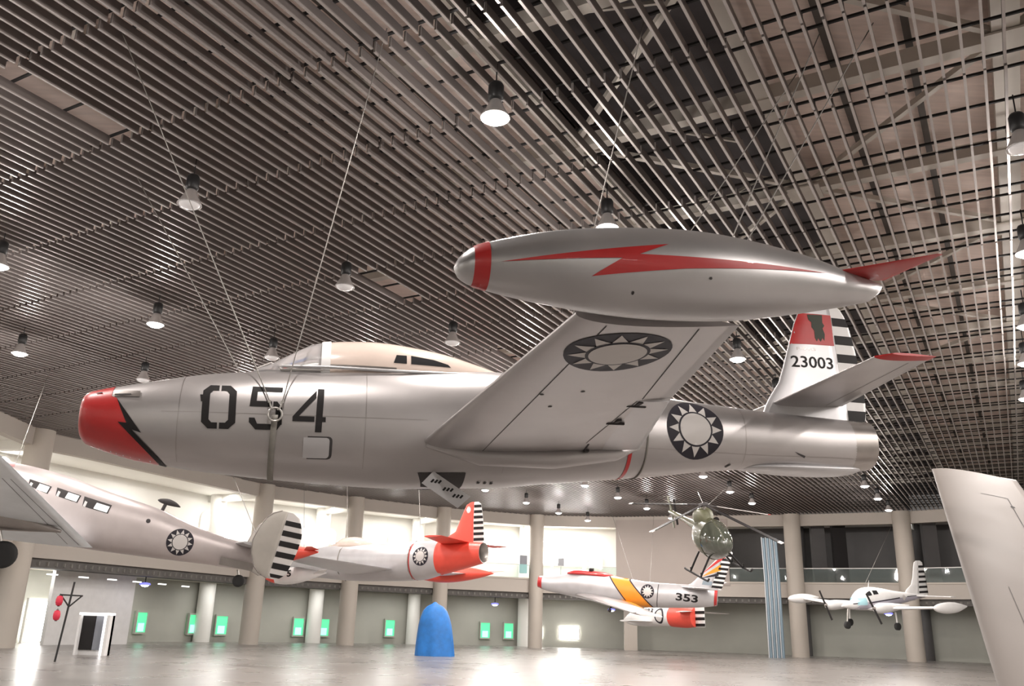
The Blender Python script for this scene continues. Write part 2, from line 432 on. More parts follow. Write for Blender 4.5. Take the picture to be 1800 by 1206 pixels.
# transform a span along b at fixed a
PBA = [(b, a) for a, b in PAB]
SP, J0, JS = .2835, 8.76, 2.3555
slats = MB(); rnd = random.Random(3)
amin, amax = min(p[0] for p in PAB), max(p[0] for p in PAB)
k0 = int(amin/SP); k1 = int(amax/SP)
WEB, RIM = [], []
def abox(L, a0, a1, b0, b1, z0, z1):
    L.append([AB(a, b, z) for z in (z0, z1) for a, b in ((a0,b0),(a1,b0),(a1,b1),(a0,b1))])
for k in range(k0, k1+1):
    a = k*SP + .05; sp = span_at(PAB, a)
    if not sp: continue
    lo, hi = sp; j = math.floor((lo - J0)/JS); b = lo
    while b < hi:
        e = min(hi, J0 + (j+1)*JS); j += 1
        if e - b > .1:
            near = b < 30
            hole = (-13.65 < a < -13.05) and ((6.3 < (b+e)/2 < 8.7) or (15.9 < (b+e)/2 < 18.2)) or (-13.8 < a < -13.5 and 22.6 < (b+e)/2 < 25)
            if not hole:
                dz = rnd.uniform(-.008, .008) if near else 0; da = rnd.uniform(-.008, .008) if near else 0
                g = .03 if near else 0
                abox(WEB, a+da-.009, a+da+.009, b+g, e-g, CEIL+dz, CEIL+.18+dz)
                abox(RIM, a+da-.021, a+da+.021, b+g, e-g, CEIL-.012+dz, CEIL+.014+dz)
                if near:
                    abox(RIM, a+da-.02, a+da+.02, b+g, b+g+.012, CEIL+dz, CEIL+.18+dz)
        b = e
for L, m in ((WEB, slatm), (RIM, slatrim)):
    for vs in L: slats.add(vs, [(0,3,2,1),(4,5,6,7),(0,1,5,4),(1,2,6,5),(2,3,7,6),(3,0,4,7)], m)
ceil = slats.build('ceiling'); tag(ceil, kind='structure')
m_ = MB(); b = J0 - 10*JS
while b < 66:
    for off in (0.0, .42, 1.4):
        sp = span_at(PBA, b+off)
        if sp:
            vs = [AB(a, q, z) for z in (CEIL+.18, CEIL+.22) for a, q in ((sp[0],b+off-.02),(sp[1],b+off-.02),(sp[1],b+off+.02),(sp[0],b+off+.02))]
            m_.add(vs, [(0,3,2,1),(4,5,6,7),(0,1,5,4),(1,2,6,5),(2,3,7,6),(3,0,4,7)], carrierm)
    b += JS
m_.build('carrier_rail', ceil)
def strip(mb, a0, a1, z0, z1, m):
    """Roof strip between two a lines, running the length of the hall."""
    mb.add([AB(a, b, z) for z in (z0, z1) for a, b in ((a0,-30),(a1,-30),(a1,82),(a0,82))], [(0,3,2,1),(4,5,6,7),(0,1,5,4),(1,2,6,5),(2,3,7,6),(3,0,4,7)], m)
m_ = MB(); RD = CEIL + 1.9
strip(m_, -60, -7.05, RD, RD+.2, deckm); strip(m_, -7.05, -3.06, RD+1.3, RD+1.5, deckdark); strip(m_, -3.06, 2.0, RD, RD+.2, deckm); strip(m_, 2.0, 6.0, RD+1.3, RD+1.5, deckdark); strip(m_, 6.0, 60, RD, RD+.2, deckm)
for a in (-7.05, -3.06, 2.0, 6.0): strip(m_, a-.05, a+.05, RD, RD+1.4, deckdark)
m_.build('roof_deck', ceil)
m_ = MB()
for a, w in ((-7.05,.30), (-3.06,.30), (1.05,.42), (5.2,.3), (-13.2,.3), (-19.3,.3), (-25.5,.3)): m_.bar(AB(a,-14,CEIL+1.45), AB(a,70,CEIL+1.45), w, .34, beamm)
k = 0
b = 6.8 - 20
while b < 66:
    sp = span_at(PBA, b)
    if sp:
        m_.bar(AB(sp[0],b,CEIL+1.4), AB(sp[1],b,CEIL+1.4), .24, .30, beamm)
        if k % 2 == 0:
            for a0, a1 in ((-3.06, 1.05), (-3.06, -7.05), (5.2, 1.05)):
                m_.bar(AB(a0,b,CEIL+1.4), AB(a1,b+4,CEIL+1.4), .11, .12, beamm); m_.bar(AB(a1,b-4,CEIL+1.4), AB(a0,b,CEIL+1.4), .11, .12, beamm)
            m_.box((-.35,-.35,CEIL+1.22), (.35,.35,CEIL+1.26), beamm, Matrix.Translation(Vector(AB(-3.06,b,0))) @ Matrix.Rotation(-YAW,4,'Z'))
        else:
            m_.box((-.35,-.35,CEIL+1.22), (.35,.35,CEIL+1.26), beamm, Matrix.Translation(Vector(AB(1.05,b,0))) @ Matrix.Rotation(-YAW,4,'Z'))
        # uneven web members in the dark bay
        for q in range(3):
            a = -6.6 + q*1.25; m_.bar(AB(a,b+.3,CEIL+1.55), AB(a+1.1,b+rnd.uniform(.8,3.4),CEIL+2.5), .07, .07, beamm)
    b += 4; k += 1
m_.build('roof_beam', ceil)
m_ = MB()
for a in (-1.72, -.42, 3.4, 4.6, -9.2, -11.3, -15.2, -17.2): m_.bar(AB(a,-14,RD-.1), AB(a,70,RD-.1), .12, .18, purlinm)
m_.build('purlin', ceil)
# ------------------------------------------------------------------ pendant lamps
def make_lamp():
    t = empty('pendant_lamp', loc=(0,0,0))
    m = MB(); m.tube([(0,0,.62),(0,0,1.0)], .012, ballast, 6); m.build('suspension_rod', t)
    m = MB(); m.lathe([(0,.64),(.10,.63),(.125,.58),(.125,.36),(.10,.32),(.06,.31)], (0,0,0), ballast, 20); m.build('lamp_housing', t)
    m = MB()
    n = 48; prof = [(.07,.33),(.10,.29),(.13,.20),(.18,.10),(.225,.02),(.23,0),(.22,0),(.17,.10),(.12,.20),(.09,.28)]
    rs = [[Vector((r*(1+.02*(j % 2))*math.cos(2*math.pi*j/n), r*(1+.02*(j % 2))*math.sin(2*math.pi*j/n), z)) for j in range(n)] for r, z in prof]
    m.rings(rs, shadem, True, False, False); m.build('lamp_shade', t)
    m = MB(); m.lathe([(.205,.025),(.19,-.02),(.14,-.055),(.07,-.072),(.002,-.078)], (0,0,0), lampon, 24); m.build('lamp_lens', t)
    return t
lamp0 = make_lamp(); lamp_used = [False]
dimlens = [c for c in lamp0.children if c.name.startswith('lamp_lens')][0].data.copy(); dimlens.materials[0] = lampdim
def lamp(a, b, lit, label, z=9.15, power=1.0, shown=True):
    if not lamp_used[0]: t = lamp0; lamp_used[0] = True
    else: t = copy_tree(lamp0)
    t.location = AB(a, b, z)
    tag(t, label, 'lamp', 'pendant lamps hanging from the slatted ceiling')
    if not lit:
        for c in t.children:
            if c.name.startswith('lamp_lens'): c.data = dimlens
    else:
        L = bpy.data.lights.new('lamp_light', 'AREA'); L.shape = 'DISK'; L.size = .4; L.energy = LAMP_W*power*.85; L.color = (1, .93, .88)
        o = bpy.data.objects.new('lamp_light', L); COL.objects.link(o); o.location = AB(a, b, z - .1)
        L = bpy.data.lights.new('lamp_glow', 'POINT'); L.shadow_soft_size = .15; L.energy = LAMP_W*power*.80; L.color = (1, .93, .88)
        o = bpy.data.objects.new('lamp_glow', L); COL.objects.link(o); o.location = AB(a, b, z - .22)
LAMPS = [(-6.18,10.11,1,'large lit pendant lamp, highest of all under the slatted ceiling'),
(-12.98,10.05,0,'unlit pendant lamp with ribbed shade crossed by a steel cable'),
(-19.55,10.26,1,'lit pendant lamp cut by the photo edge beside the upper slats'),
(-25.91,14.81,1,'lit pendant lamp furthest to the left above the red jet nose'),
(-19.62,14.71,1,'lit pendant lamp with glowing disc above the black 0 of the jet number'),
(-13.04,14.76,0,'unlit pendant lamp beside the gap of missing slats'),
(-13.03,19.46,0,'unlit pendant lamp above the rear of the cream canopy'),
(-6.17,14.53,1,'lit pendant lamp right on top of the wingtip tank outline'),
(-6.22,24.25,1,'lit pendant lamp between the wing and the striped tail fin'),
(1.00,14.7,0,'unlit pendant lamp beside the wide roof beam, uppermost of its row'),
(1.10,19.37,1,'lit pendant lamp beside the wide roof beam, second of its row'),
(1.10,24.4,1,'lit pendant lamp beside the wide roof beam, third of its row'),
(1.10,27.97,1,'lit pendant lamp beside the wide roof beam, fourth of its row'),
(1.10,32.4,1,'lit pendant lamp beside the wide roof beam, fifth of its row'),
(-26.91,49.7,1,'far lit pendant lamp above and beside the striped red tail fin'),
(-27.23,55.08,1,'far lit pendant lamp to the right of the striped red tail'),
(-27.09,59.67,1,'farthest lit pendant lamp above the open cockpit jet'),
(-26.66,44.11,1,'far lit pendant lamp right under the jet belly by the open hatch'),
(-20.35,44.45,1,'far lit pendant lamp under the jet belly by the red ring'),
(-20.41,49.38,1,'far lit pendant lamp between jet belly and helicopter blade, second of its row'),
(-20.52,54.59,1,'far lit pendant lamp just above the level helicopter blade, third of its row'),
(-20.74,60.02,1,'farthest lit pendant lamp touching the lowered helicopter blade'),
(-13.32,43.68,1,'dim pendant lamp under the jet tail above the helicopter, nearest of three'),
(-13.50,49.24,1,'dim pendant lamp above the helicopter, middle of three'),
(-13.52,54.21,1,'dim pendant lamp above the white helicopter blade, farthest of three'),
(-6.32,49.5,1,'far lit pendant lamp under the tail cone, nearest of the row of three'),
(-6.31,54.46,1,'far lit pendant lamp under the tail cone, middle of the row of three'),
(-6.36,59.79,1,'far lit pendant lamp at the ceiling edge, last of the row of three'),
(-24.9,18.54,0,'dark pendant lamp cap peeking over the silver jet nose'),
(-18.9,18.41,0,'dark pendant lamp cap peeking over the windshield')]
for L in LAMPS: lamp(*L)
HID = [(-6.2,19.4),(-6.2,29),(-6.2,34),(-6.25,39),(-6.25,44),(-13.1,24.2),(-13.1,29),(-13.2,34),(-13.2,39),(-19.8,24),(-19.9,29),(-20,34),(-20.1,39),(-26,24),(-26,29),(-26.2,34),(-26.4,39)]
for a, b in HID: lamp(a, b, 1, 'lit pendant lamp hidden behind the big silver jet')
for a in (-26,-19.6,-13,-6.2): lamp(a, 5.4, 1, 'lit pendant lamp above and before the big silver jet')
for a in (-13,-6.2,1.0):
    for b in (-4.3,.6): lamp(a, b, 0, 'unlit pendant lamp overhead behind the viewpoint')
for a in (8.2,15.4):
    for b in (5.4,10.1,14.7,19.4,24.4,29,34,44): lamp(a, b, 1, 'lit pendant lamp in the rows beyond the wide roof beam', power=1.5)
# gallery lighting: added area lights without fixtures, brightening the galleries and the level below
for i, (u, w) in enumerate(((60,1.0),(230,1.0),(400,1.0),(545,1.2),(700,1.2),(860,1.7),(1000,2.0),(1350,.08),(1490,.10),(1620,.08))):
    q, d = wall_hit(bearing(u)[0], 3.0)
    L = bpy.data.lights.new('gallery_fill', 'AREA'); L.size = 4; L.size_y = .6; L.shape = 'RECTANGLE'; L.energy = 230*w; L.color = (1, .98, .95)
    o = bpy.data.objects.new('gallery_fill', L); COL.objects.link(o); o.location = (q.x, q.y, 9.5); o.rotation_euler = (0, 0, math.atan2(d.y, d.x))
    L2 = L.copy(); L2.energy = 90*min(1, w*4); o = bpy.data.objects.new('gallery_fill', L2); COL.objects.link(o); o.location = (q.x, q.y, 3.7); o.rotation_euler = (0, 0, math.atan2(d.y, d.x))
OP = offset_path(2.6)  # lights added around the unseen galleries to brighten reflections on the jet
for i in (0, 1, 2, 3, 16, 17, 18, 19, 20, 21):
    p = OP[i].lerp(OP[(i+1) % len(OP)], .5); d = (OP[(i+1) % len(OP)] - OP[i]).normalized()
    L = bpy.data.lights.new('gallery_fill', 'AREA'); L.size = 7; L.size_y = .8; L.shape = 'RECTANGLE'; L.energy = 420; L.color = (1, .98, .97)
    for z in (9.5, 3.7):
        o = bpy.data.objects.new('gallery_fill', L); COL.objects.link(o); o.location = (p.x, p.y, z); o.rotation_euler = (0, 0, math.atan2(d.y, d.x))
# ------------------------------------------------------------------ aircraft helpers
class Fin:
    """Upright surface: sections (z, leading edge, hinge, trailing edge), centred on y = y0."""
    def __init__(s, secs, th=.08, y0=0.0): s.s, s.th, s.y0 = secs, th, y0
    def at(s, z):
        return [interp1(z, [(q[0], q[i]) for q in s.s]) for i in (1, 2, 3)]
    def half(s, x, z):
        a, h, b = s.at(z); t = max(0, min(1, (x-a)/(b-a))); return 5*s.th*(b-a)*max(0, foil(t))
    def loft(s, mb, m, rudder=False):
        rs = []
        for q in s.s:
            z, a, h, b = q; x0, x1 = (h, b) if rudder else (a, h)
            X = [x0 + (x1-x0)*t for t in (1,.85,.65,.45,.28,.14,.05,.015,0)]
            rs.append([Vector((x, s.y0 + s.half(x, z) + .0015, z)) for x in X] + [Vector((x, s.y0 - s.half(x, z) - .0015, z)) for x in reversed(X)])
        mb.rings(rs, m, True, True, True)
    def skin(s, sgn=-1):
        def fn(x, z, e):
            a, h, b = s.at(z); x = max(a, min(b, x)); return (x, s.y0 + sgn*(s.half(x, z) + .0015 + e), z)
        return fn
    def stripes(s, mb, bands, sgns=(-1, 1), m=None, eps=.004):
        for z0, z1 in bands:
            a, b = s.at(z0), s.at(z1)
            for sg in sgns: mark(mb, [[(a[1]+.01, z0), (a[2], z0), (b[2], z1), (b[1]+.01, z1)]], s.skin(sg), m or blackp, .12, eps)
def interp1(x, pts):
    if x <= pts[0][0]: return pts[0][1]
    for (a, u), (b, v) in zip(pts, pts[1:]):
        if x <= b: return u + (v-u)*(x-a)/(b-a)
    return pts[-1][1]
def loc(M, p): return M @ Vector(p)
def at_ceiling(u, v, z=CEIL+.3):
    """Ceiling point seen along a bearing of the photograph, for the cable ends."""
    x, y = (u-900)/1524.5, (603-v)/1524.5
    c, s, cr, sr = .95092, .30942, .999589, .028671
    dx = x*cr - y*sr; up = x*sr + y*cr
    d = Vector((dx, c - up*s, s + up*c)); return Vector((0,0,EYE)) + d*((z-EYE)/d.z)
def cable(a, b, label, r=.0085, group='steel hanging cables'):
    m = MB(); m.tube([a, b], r, cablem, 6); o = m.build('hanging_cable'); tag(o, label, 'cable', group); return o
def mirrored(sec): return (sec[0], sec[1], -sec[2], sec[3], sec[4])

# ------------------------------------------------------------------ the big silver jet
JET = [-5.425083, 10.863976, 2.361097, .2211724, -.0334656, .0145567]
MJ = frame(JET)
def build_jet():
    t = empty('jet_fighter', MJ); tag(t, 'big silver jet fighter with red nose and black 054 hanging from the ceiling', 'jet fighter')
    top = [(0,.28),(.03,.31),(.09,.34),(.32,.40),(.55,.45),(.96,.54),(1.42,.63),(1.91,.69),(2.39,.74),(3.18,.80),(4.77,.86),(5.42,.88),(6.2,.82),(8.04,.635),(8.86,.57),(9.74,.51),(10.88,.455),(11.25,.44)]
    bot = [(0,-.26),(.03,-.30),(.07,-.33),(.26,-.40),(.61,-.50),(.96,-.56),(1.31,-.61),(2.02,-.68),(3.06,-.75),(4.02,-.78),(4.9,-.75),(5.44,-.73),(5.98,-.67),(6.66,-.61),(7.18,-.56),(7.72,-.51),(8.35,-.43),(8.89,-.38),(9.3,-.355),(9.65,-.36),(10.3,-.385),(10.66,-.375),(11.0,-.34),(11.25,-.31)]
    H = Hull(top, bot, [(0,1.05),(1,1.0),(3,.9),(6,.95),(11.4,.97)], 2.25)
    b = MB()
    xs = [0,.01,.03,.06,.1,.16,.24] + [.34+.12*i for i in range(88)]; xs = [x for x in xs if x < 10.84] + [10.85]
    H.loft(b, silver, 0, 10.85, xs=xs, seg=72, cap0=False, cap1=False)
    # intake lip and duct
    r0 = H.ring(0, 72); zc, hz, hy = H.st(0)
    def inner(k, x): return [Vector((x, p.y*k, zc + (p.z-zc)*k)) for p in r0]
    b.rings([inner(.86, .5), inner(.90, .06), inner(.95, 0.0), r0], redp, True, False, False)
    b.rings([inner(.5, 1.2), inner(.86, .5)], gapdark, True, True, False)
    for sg in (-1, 1):
        F = H.side(sg)
        mark(b, [[(.004,.45),(.36,.45),(.37,.22),(.44,.193),(.60,-.125),(.62,-.235),(.95,-.545),(1.03,-.62),(1.0,-.72),(.004,-.5)]], F, redp, .022, .005)
        mark(b, [[(.44,.193),(.784,-.243),(.665,-.205),(1.05,-.58),(1.10,-.68),(1.0,-.66),(.95,-.545),(.62,-.235),(.495,-.112),(.60,-.125)]], F, blackp, .03, .0085)
        mark(b, [[(.385,.215),(.715,.206),(.71,.292),(.375,.305)]], F, bare, .04, .009)
        mark(b, [[(.40,.232),(.50,.222),(.61,.235),(.60,.25),(.50,.248),(.41,.246)], [(.16,.252),(.25,.258),(.24,.275),(.18,.268)]], F, gapdark, .03, .012)
        if sg == -1:
            def q(x0, x1, z0, z1, pts): return [(x0 + (x1-x0)*x + .02*(1-y), z0 + (z1-z0)*y) for x, y in pts]
            zero_l = [(.47,1),(.2,1),(0,.86),(0,.14),(.2,0),(.47,0),(.47,.135),(.30,.135),(.215,.20),(.215,.80),(.30,.87),(.47,.87)]
            zero_r = [(1-x, y) for x, y in reversed(zero_l)]
            mark(b, [q(1.468,1.878,-.18,.387,zero_l), q(1.468,1.878,-.18,.387,zero_r), q(1.44,1.50,.16,.25,[(0,0),(1,0),(1,1),(0,1)])], F, blackp, .05, .006)
            five = [[(.06,1),(1,1),(.985,.885),(.23,.885),(.21,.65),(.68,.65),(.68,.52),(0,.52)], [(.72,.65),(.84,.65),(1,.50),(1,.12),(.80,.12),(.80,.46),(.72,.51)], [(0,.26),(.17,.26),(.25,.13),(.68,.13),(.68,0),(.2,0),(0,.16)], [(.74,.13),(.98,.13),(.86,.0),(.74,0)]]
            mark(b, [q(2.041,2.442,-.175,.387,p) for p in five], F, blackp, .05, .006)
            four = [[(.745,1),(.945,1),(.88,0),(.68,0)], [(.71,.96),(.70,.78),(.19,.345),(.66,.345),(.66,.225),(0,.225),(0,.33)], [(.89,.34),(1.0,.34),(1.0,.23),(.89,.23)]]
            mark(b, [q(2.572,2.985,-.185,.387,p) for p in four], F, blackp, .05, .006)
            # side duct recess: its shaded edge painted dark, its floor paler
            def rr(x0, x1, z0, z1, r): return [(x1-r+r*math.cos(a), z1-r+r*math.sin(a)) for a in (0,.5,1.0,1.57)] + [(x0, z1), (x0, z0)] + [(x1-r+r*math.cos(a), z0+r+r*math.sin(a)) for a in (-1.57,-1,-.5,0)]
            mark(b, [rr(2.79, 3.10, -.505, -.235, .05)], F, gapdark, .05, .005)
            mark(b, [rr(2.74, 3.065, -.492, -.25, .04)], F, silver2, .05, .009)
        roundel(b, 8.175, .115, .455, F, .05, ry=.42)
        mark(b, [[(7.135,-.70),(7.19,-.70),(7.19,.8),(7.135,.8)]], F, redp, .03, .005)
        mark(b, [[(4.22,-.63),(4.86,-.61),(4.86,-.765),(4.30,-.765)]], F, gapdark, .03, .006)  # darkness inside the open hatch painted flat on the skin
        mark(b, [[(5.05+i*.09,-.700),(5.09+i*.09,-.700),(5.08+i*.09,-.715),(5.04+i*.09,-.715)] for i in range(3)], F, gapdark, .05, .008)
        mark(b, [[(9.80,-.13),(9.98,-.185),(9.97,-.215),(9.86,-.17)], [(8.74,-.36),(8.80,-.325),(8.83,-.33),(8.78,-.365)]], F, gapdark, .05, .007)
        # thin panel lines
        for x in (1.2, 3.5, 5.35, 9.0): mark(b, [[(x,-.6),(x+.006,-.6),(x+.006,.75),(x,.75)]], F, bare, .05, .003)
        mark(b, [[(1.0,.02),(4.3,.02),(4.3,.025),(1.0,.025)], [(7.3,-.2),(10.8,-.2),(10.8,-.195),(7.3,-.195)]], F, bare, .12, .003)
    b.build('fuselage', t)
    b = MB(); H.loft(b, bare, 10.84, 11.25, .08, 64, False, False)
    zc, hz, hy = H.st(11.25); rr_ = H.ring(11.25, 64)
    b.rings([rr_, [Vector((11.24, p.y*.92, zc+(p.z-zc)*.92)) for p in rr_], [Vector((10.6, p.y*.8, zc+(p.z-zc)*.8)) for p in rr_]], gapdark, True, False, True)
    b.build('exhaust_cone', t)
    # ventral fairing under the tail
    V = Hull([(8.9,-.34),(9.3,-.28),(10.9,-.25),(11.1,-.28)], [(8.9,-.36),(9.3,-.39),(10.1,-.43),(10.7,-.42),(11.0,-.37),(11.1,-.33)], [(8.9,1),(9.3,4.0),(10.7,3.2),(11.1,3)], 2.0)
    b = MB(); V.loft(b, silver2, 8.9, 11.1, .1, 32); b.build('ventral_fairing', t)
    # canopy: bottom curve mirrors the top about z = .70
    ct = [(2.03,.735),(2.23,.83),(2.53,1.01),(2.77,1.145),(2.96,1.19),(3.29,1.225),(3.69,1.235),(4.13,1.195),(4.6,1.12),(5.02,1.01),(5.45,.88)]
    C = Hull(ct, [(x, 1.40 - z) for x, z in ct], [(2.03,4),(2.23,2.0),(2.53,1.15),(2.77,.86),(2.96,.82),(3.69,.80),(4.6,.84),(5.02,.9),(5.45,1.0)], 2.1)
    b = MB(); C.loft(b, glassg, 2.03, 2.92, .08, 40, False, False); ws = b.build('windshield', t)
    b = MB()
    b.rings([C.ring(x, 40, .012) for x in (2.90, 3.02)], whitep, True, True, True)
    for pl in ([(2.06,.73),(2.25,.82),(2.40,.70),(2.93,.70)],): 
        F = C.side(-1); b.tube([F(x, z, .008) for x, z in pl], .016, pale, 6); F = C.side(1); b.tube([F(x, z, .008) for x, z in pl], .016, pale, 6)
    b.tube([(x, 0, interp(x, ct)+.004) for x in (2.03,2.23,2.53,2.77,2.93)], .014, pale, 6)
    b.build('windshield_frame', t)
    b = MB(); C.loft(b, cream, 2.98, 5.45, .1, 48)
    for sg in (-1, 1):
        F = C.side(sg)
        mark(b, [[(3.86,.86),(4.04,.86),(4.04,.985),(3.90,.985)], [(4.10,.86),(4.66,.86),(4.62,.90),(4.42,.955),(4.10,.99)]], F, darkglass, .05, .004)
        mark(b, [[(3.0,.765),(3.9,.765),(3.9,.79),(3.0,.79)]], F, bare, .06, .004)
    b.build('canopy', t)
    b = MB()
    for sg in (-1, 1): b.tube([(2.4,sg*.36,.74),(3.0,sg*.46,.735),(4.0,sg*.46,.73),(4.8,sg*.38,.76),(5.4,sg*.2,.84)], .022, silver2, 8)
    b.build('canopy_rail', t)
    # wings
    for sg in (-1, 1):
        A = (4.24, 2.80, sg*.5, -.26, .105); B = (4.92, 1.50, sg*5.25, .05, .105)
        Wg = Wing(A, B); b = MB(); Wg.loft(b, silver, 8)
        lo = Wg.skin(-1)
        if sg == -1: roundel(b, 5.52, -4.60, .50, lo, .06, ry=.50, eps=.005, rot=math.pi/12)
        for x0, y0, x1, y1 in ((6.34,3.1,6.05,5.2),(6.36,3.1,6.72,3.1),(5.0,.8,5.2,5.2),(6.30,1.2,6.30,3.05)):
            mark(b, [[(x0, sg*y0), (x1, sg*y1), (x1+.010, sg*(y1+.008)), (x0+.010, sg*(y0+.008))]], lo, gapdark, .2, .003)
        for x, y in ((5.55,3.45),(5.35,2.9),(5.15,3.3)): mark(b, [disc(x, sg*y, .025, n=10)], lo, gapdark, .2, .004)
        # root fillet
        b.tube([(4.3,sg*.70,-.30),(5.0,sg*.74,-.42),(6.0,sg*.74,-.42),(6.9,sg*.64,-.31),(7.25,sg*.56,-.22)], [.03,.13,.14,.10,.02], silver, 12)
        b.build('wing', t)
        fl = Wing((6.42,.80,sg*.74,-.255,.075), (6.32,.37,sg*3.05,-.125,.10)); b = MB(); fl.loft(b, silver2, 4)
        for x, y, L in ((6.42,.62,.42),(6.36,2.05,.36),(6.36,2.75,.25)):
            b.tube([(x, sg*(y+.1), -.37+.085*y), (x-.06, sg*(y+.1+L), -.37+.085*(y+L))], .014, gapdark, 6); b.box((x-.10, sg*(y+.1)-.018, -.40+.085*y), (x+.12, sg*(y+.1)+.018, -.35+.085*y), gapdark); b.box((x-.02, sg*(y+.2)-.07, -.39+.085*y), (x+.03, sg*(y+.2)+.07, -.36+.085*y), gapdark)
        b.build('flap', t)
        # wingtip tank
        tt = [(3.835,.25),(3.86,.31),(3.9,.36),(3.99,.43),(4.22,.51),(4.56,.60),(4.95,.665),(5.3,.70),(5.82,.725),(6.34,.69),(6.88,.61),(7.21,.53),(7.66,.415)]
        tb = [(3.835,.235),(3.86,.18),(3.9,.145),(3.95,.12),(4.22,.06),(4.6,.01),(5.02,-.03),(5.52,-.045),(6.18,-.01),(6.72,.075),(7.2,.175),(7.45,.235),(7.58,.285),(7.66,.385)]
        T = Hull(tt, tb, .97, 2.0, sg*5.55); b = MB()
        T.loft(b, tanksil, 3.835, 7.66, xs=[3.835,3.84,3.85,3.87,3.9,3.95] + [4.02+.1*i for i in range(37)] + [7.66], seg=56)
        for s2 in (-1, 1):
            F = T.side(s2)
            mark(b, [[(3.975,-.1),(4.095,-.1),(4.095,.75),(3.975,.75)]], F, redp, .02, .005)
            if s2 == sg: mark(b, [[(4.17,.245),(5.50,.455),(5.25,.345),(6.97,.385),(6.65,.355),(5.63,.255),(4.87,.155),(5.11,.305)]], F, redp, .035, .005)
            mark(b, [disc(5.22,.06,.012,n=8), disc(5.85,.20,.012,n=8)], F, gapdark, .1, .005)
        tk = b.build('tip_tank', t)
        b = MB(); fn = Wing((7.03,.66,sg*5.56,.46,.07), (7.80,.06,sg*6.12,.50,.05)); fn.loft(b, redp, 3); b.build('tank_fin', tk)
    # fin and rudder
    FS = [(.40,9.5,11.0,11.30),(.52,9.55,11.0,11.34),(.63,9.6,11.0,11.35),(.76,9.68,11.0,11.36),(1.02,9.87,10.98,11.35),(1.3,9.98,10.93,11.32),(1.61,10.09,10.92,11.29),(2.0,10.23,10.905,11.22),(2.19,10.32,10.90,11.16),(2.30,10.42,10.89,11.10),(2.38,10.60,10.86,11.0)]
    FN = Fin(FS, .075); b = MB(); FN.loft(b, silver2)
    for sg in (-1, 1):
        F = FN.skin(sg)
        mark(b, [[(10.115,1.66),(10.9,1.67),(10.9,2.19),(10.33,2.19),(10.24,2.0)]], F, redp, .08, .003)
        mark(b, [[(10.47,2.17),(10.74,2.18),(10.73,2.05),(10.76,2.0),(10.72,1.95),(10.75,1.86),(10.73,1.74),(10.70,1.79),(10.66,1.72),(10.62,1.78),(10.59,1.72),(10.56,1.78),(10.565,1.90),(10.52,1.96),(10.53,2.04),(10.48,2.08)]], F, mat('dark green crest', (.03,.035,.02), .6), .08, .006)
        if sg == -1:
            text(b, '23003', 10.10, 10.84, 1.275, 1.465, F, blackp, .004, .012)
            text(b, 'F-84G', 10.22, 10.55, 1.56, 1.61, F, bare, .004, .0)
    b.build('vertical_fin', t)
    b = MB(); FN.loft(b, whitep, True); FN.stripes(b, [(.44,.62),(.76,.92),(1.08,1.24),(1.40,1.54),(1.70,1.85),(2.01,2.15)]); b.build('rudder', t)
    for sg in (-1, 1):
        b = MB(); w = Wing((9.72,1.19,sg*.05,.68,.085), (9.86,.80,sg*2.38,.775,.085)); w.loft(b, silver, 4)
        mark(b, [[(10.55,sg*.15),(10.42,sg*2.3),(10.428,sg*2.3),(10.558,sg*.15)]], w.skin(-1), gapdark, .3, .003)
        o = b.build('tailplane', t)
        b = MB(); w = Wing((9.86,.80,sg*2.38,.775,.085), (10.05,.66,sg*2.50,.80,.05)); w.loft(b, redp, 2); b.build('tailplane_tip', o)
    # open hatch door with stencilled marks
    b = MB(); P = [Vector(p) for p in ((4.27,-.52,-.77),(4.75,-.52,-1.08),(4.92,-.50,-.93),(4.42,-.50,-.61))]; n = (P[1]-P[0]).cross(P[3]-P[0]).normalized()*.018
    b.add([*P, *[p+n for p in P]], [(0,1,2,3),(7,6,5,4),(0,4,5,1),(1,5,6,2),(2,6,7,3),(3,7,4,0)], silver2)
    ex, ey = (P[1]-P[0]), (P[3]-P[0]); 
    def DF(x, y, e): return tuple(P[0] + ex*x + ey*y - n.normalized()*e*(1 if n.dot(Vector((0,1,0))) > 0 else -1) + (n if n.dot(Vector((0,1,0))) < 0 else n*0))
    for x in (.12, .45, .72): mark(b, [[(x+i*.07, .35+i*.1), (x+.045+i*.07, .35+i*.1), (x+.045+i*.07, .6+i*.1), (x+i*.07, .6+i*.1)] for i in range(3)], DF, blackp, .5, .004)
    b.build('belly_hatch', t)
    return t, H
jet, JH = build_jet()
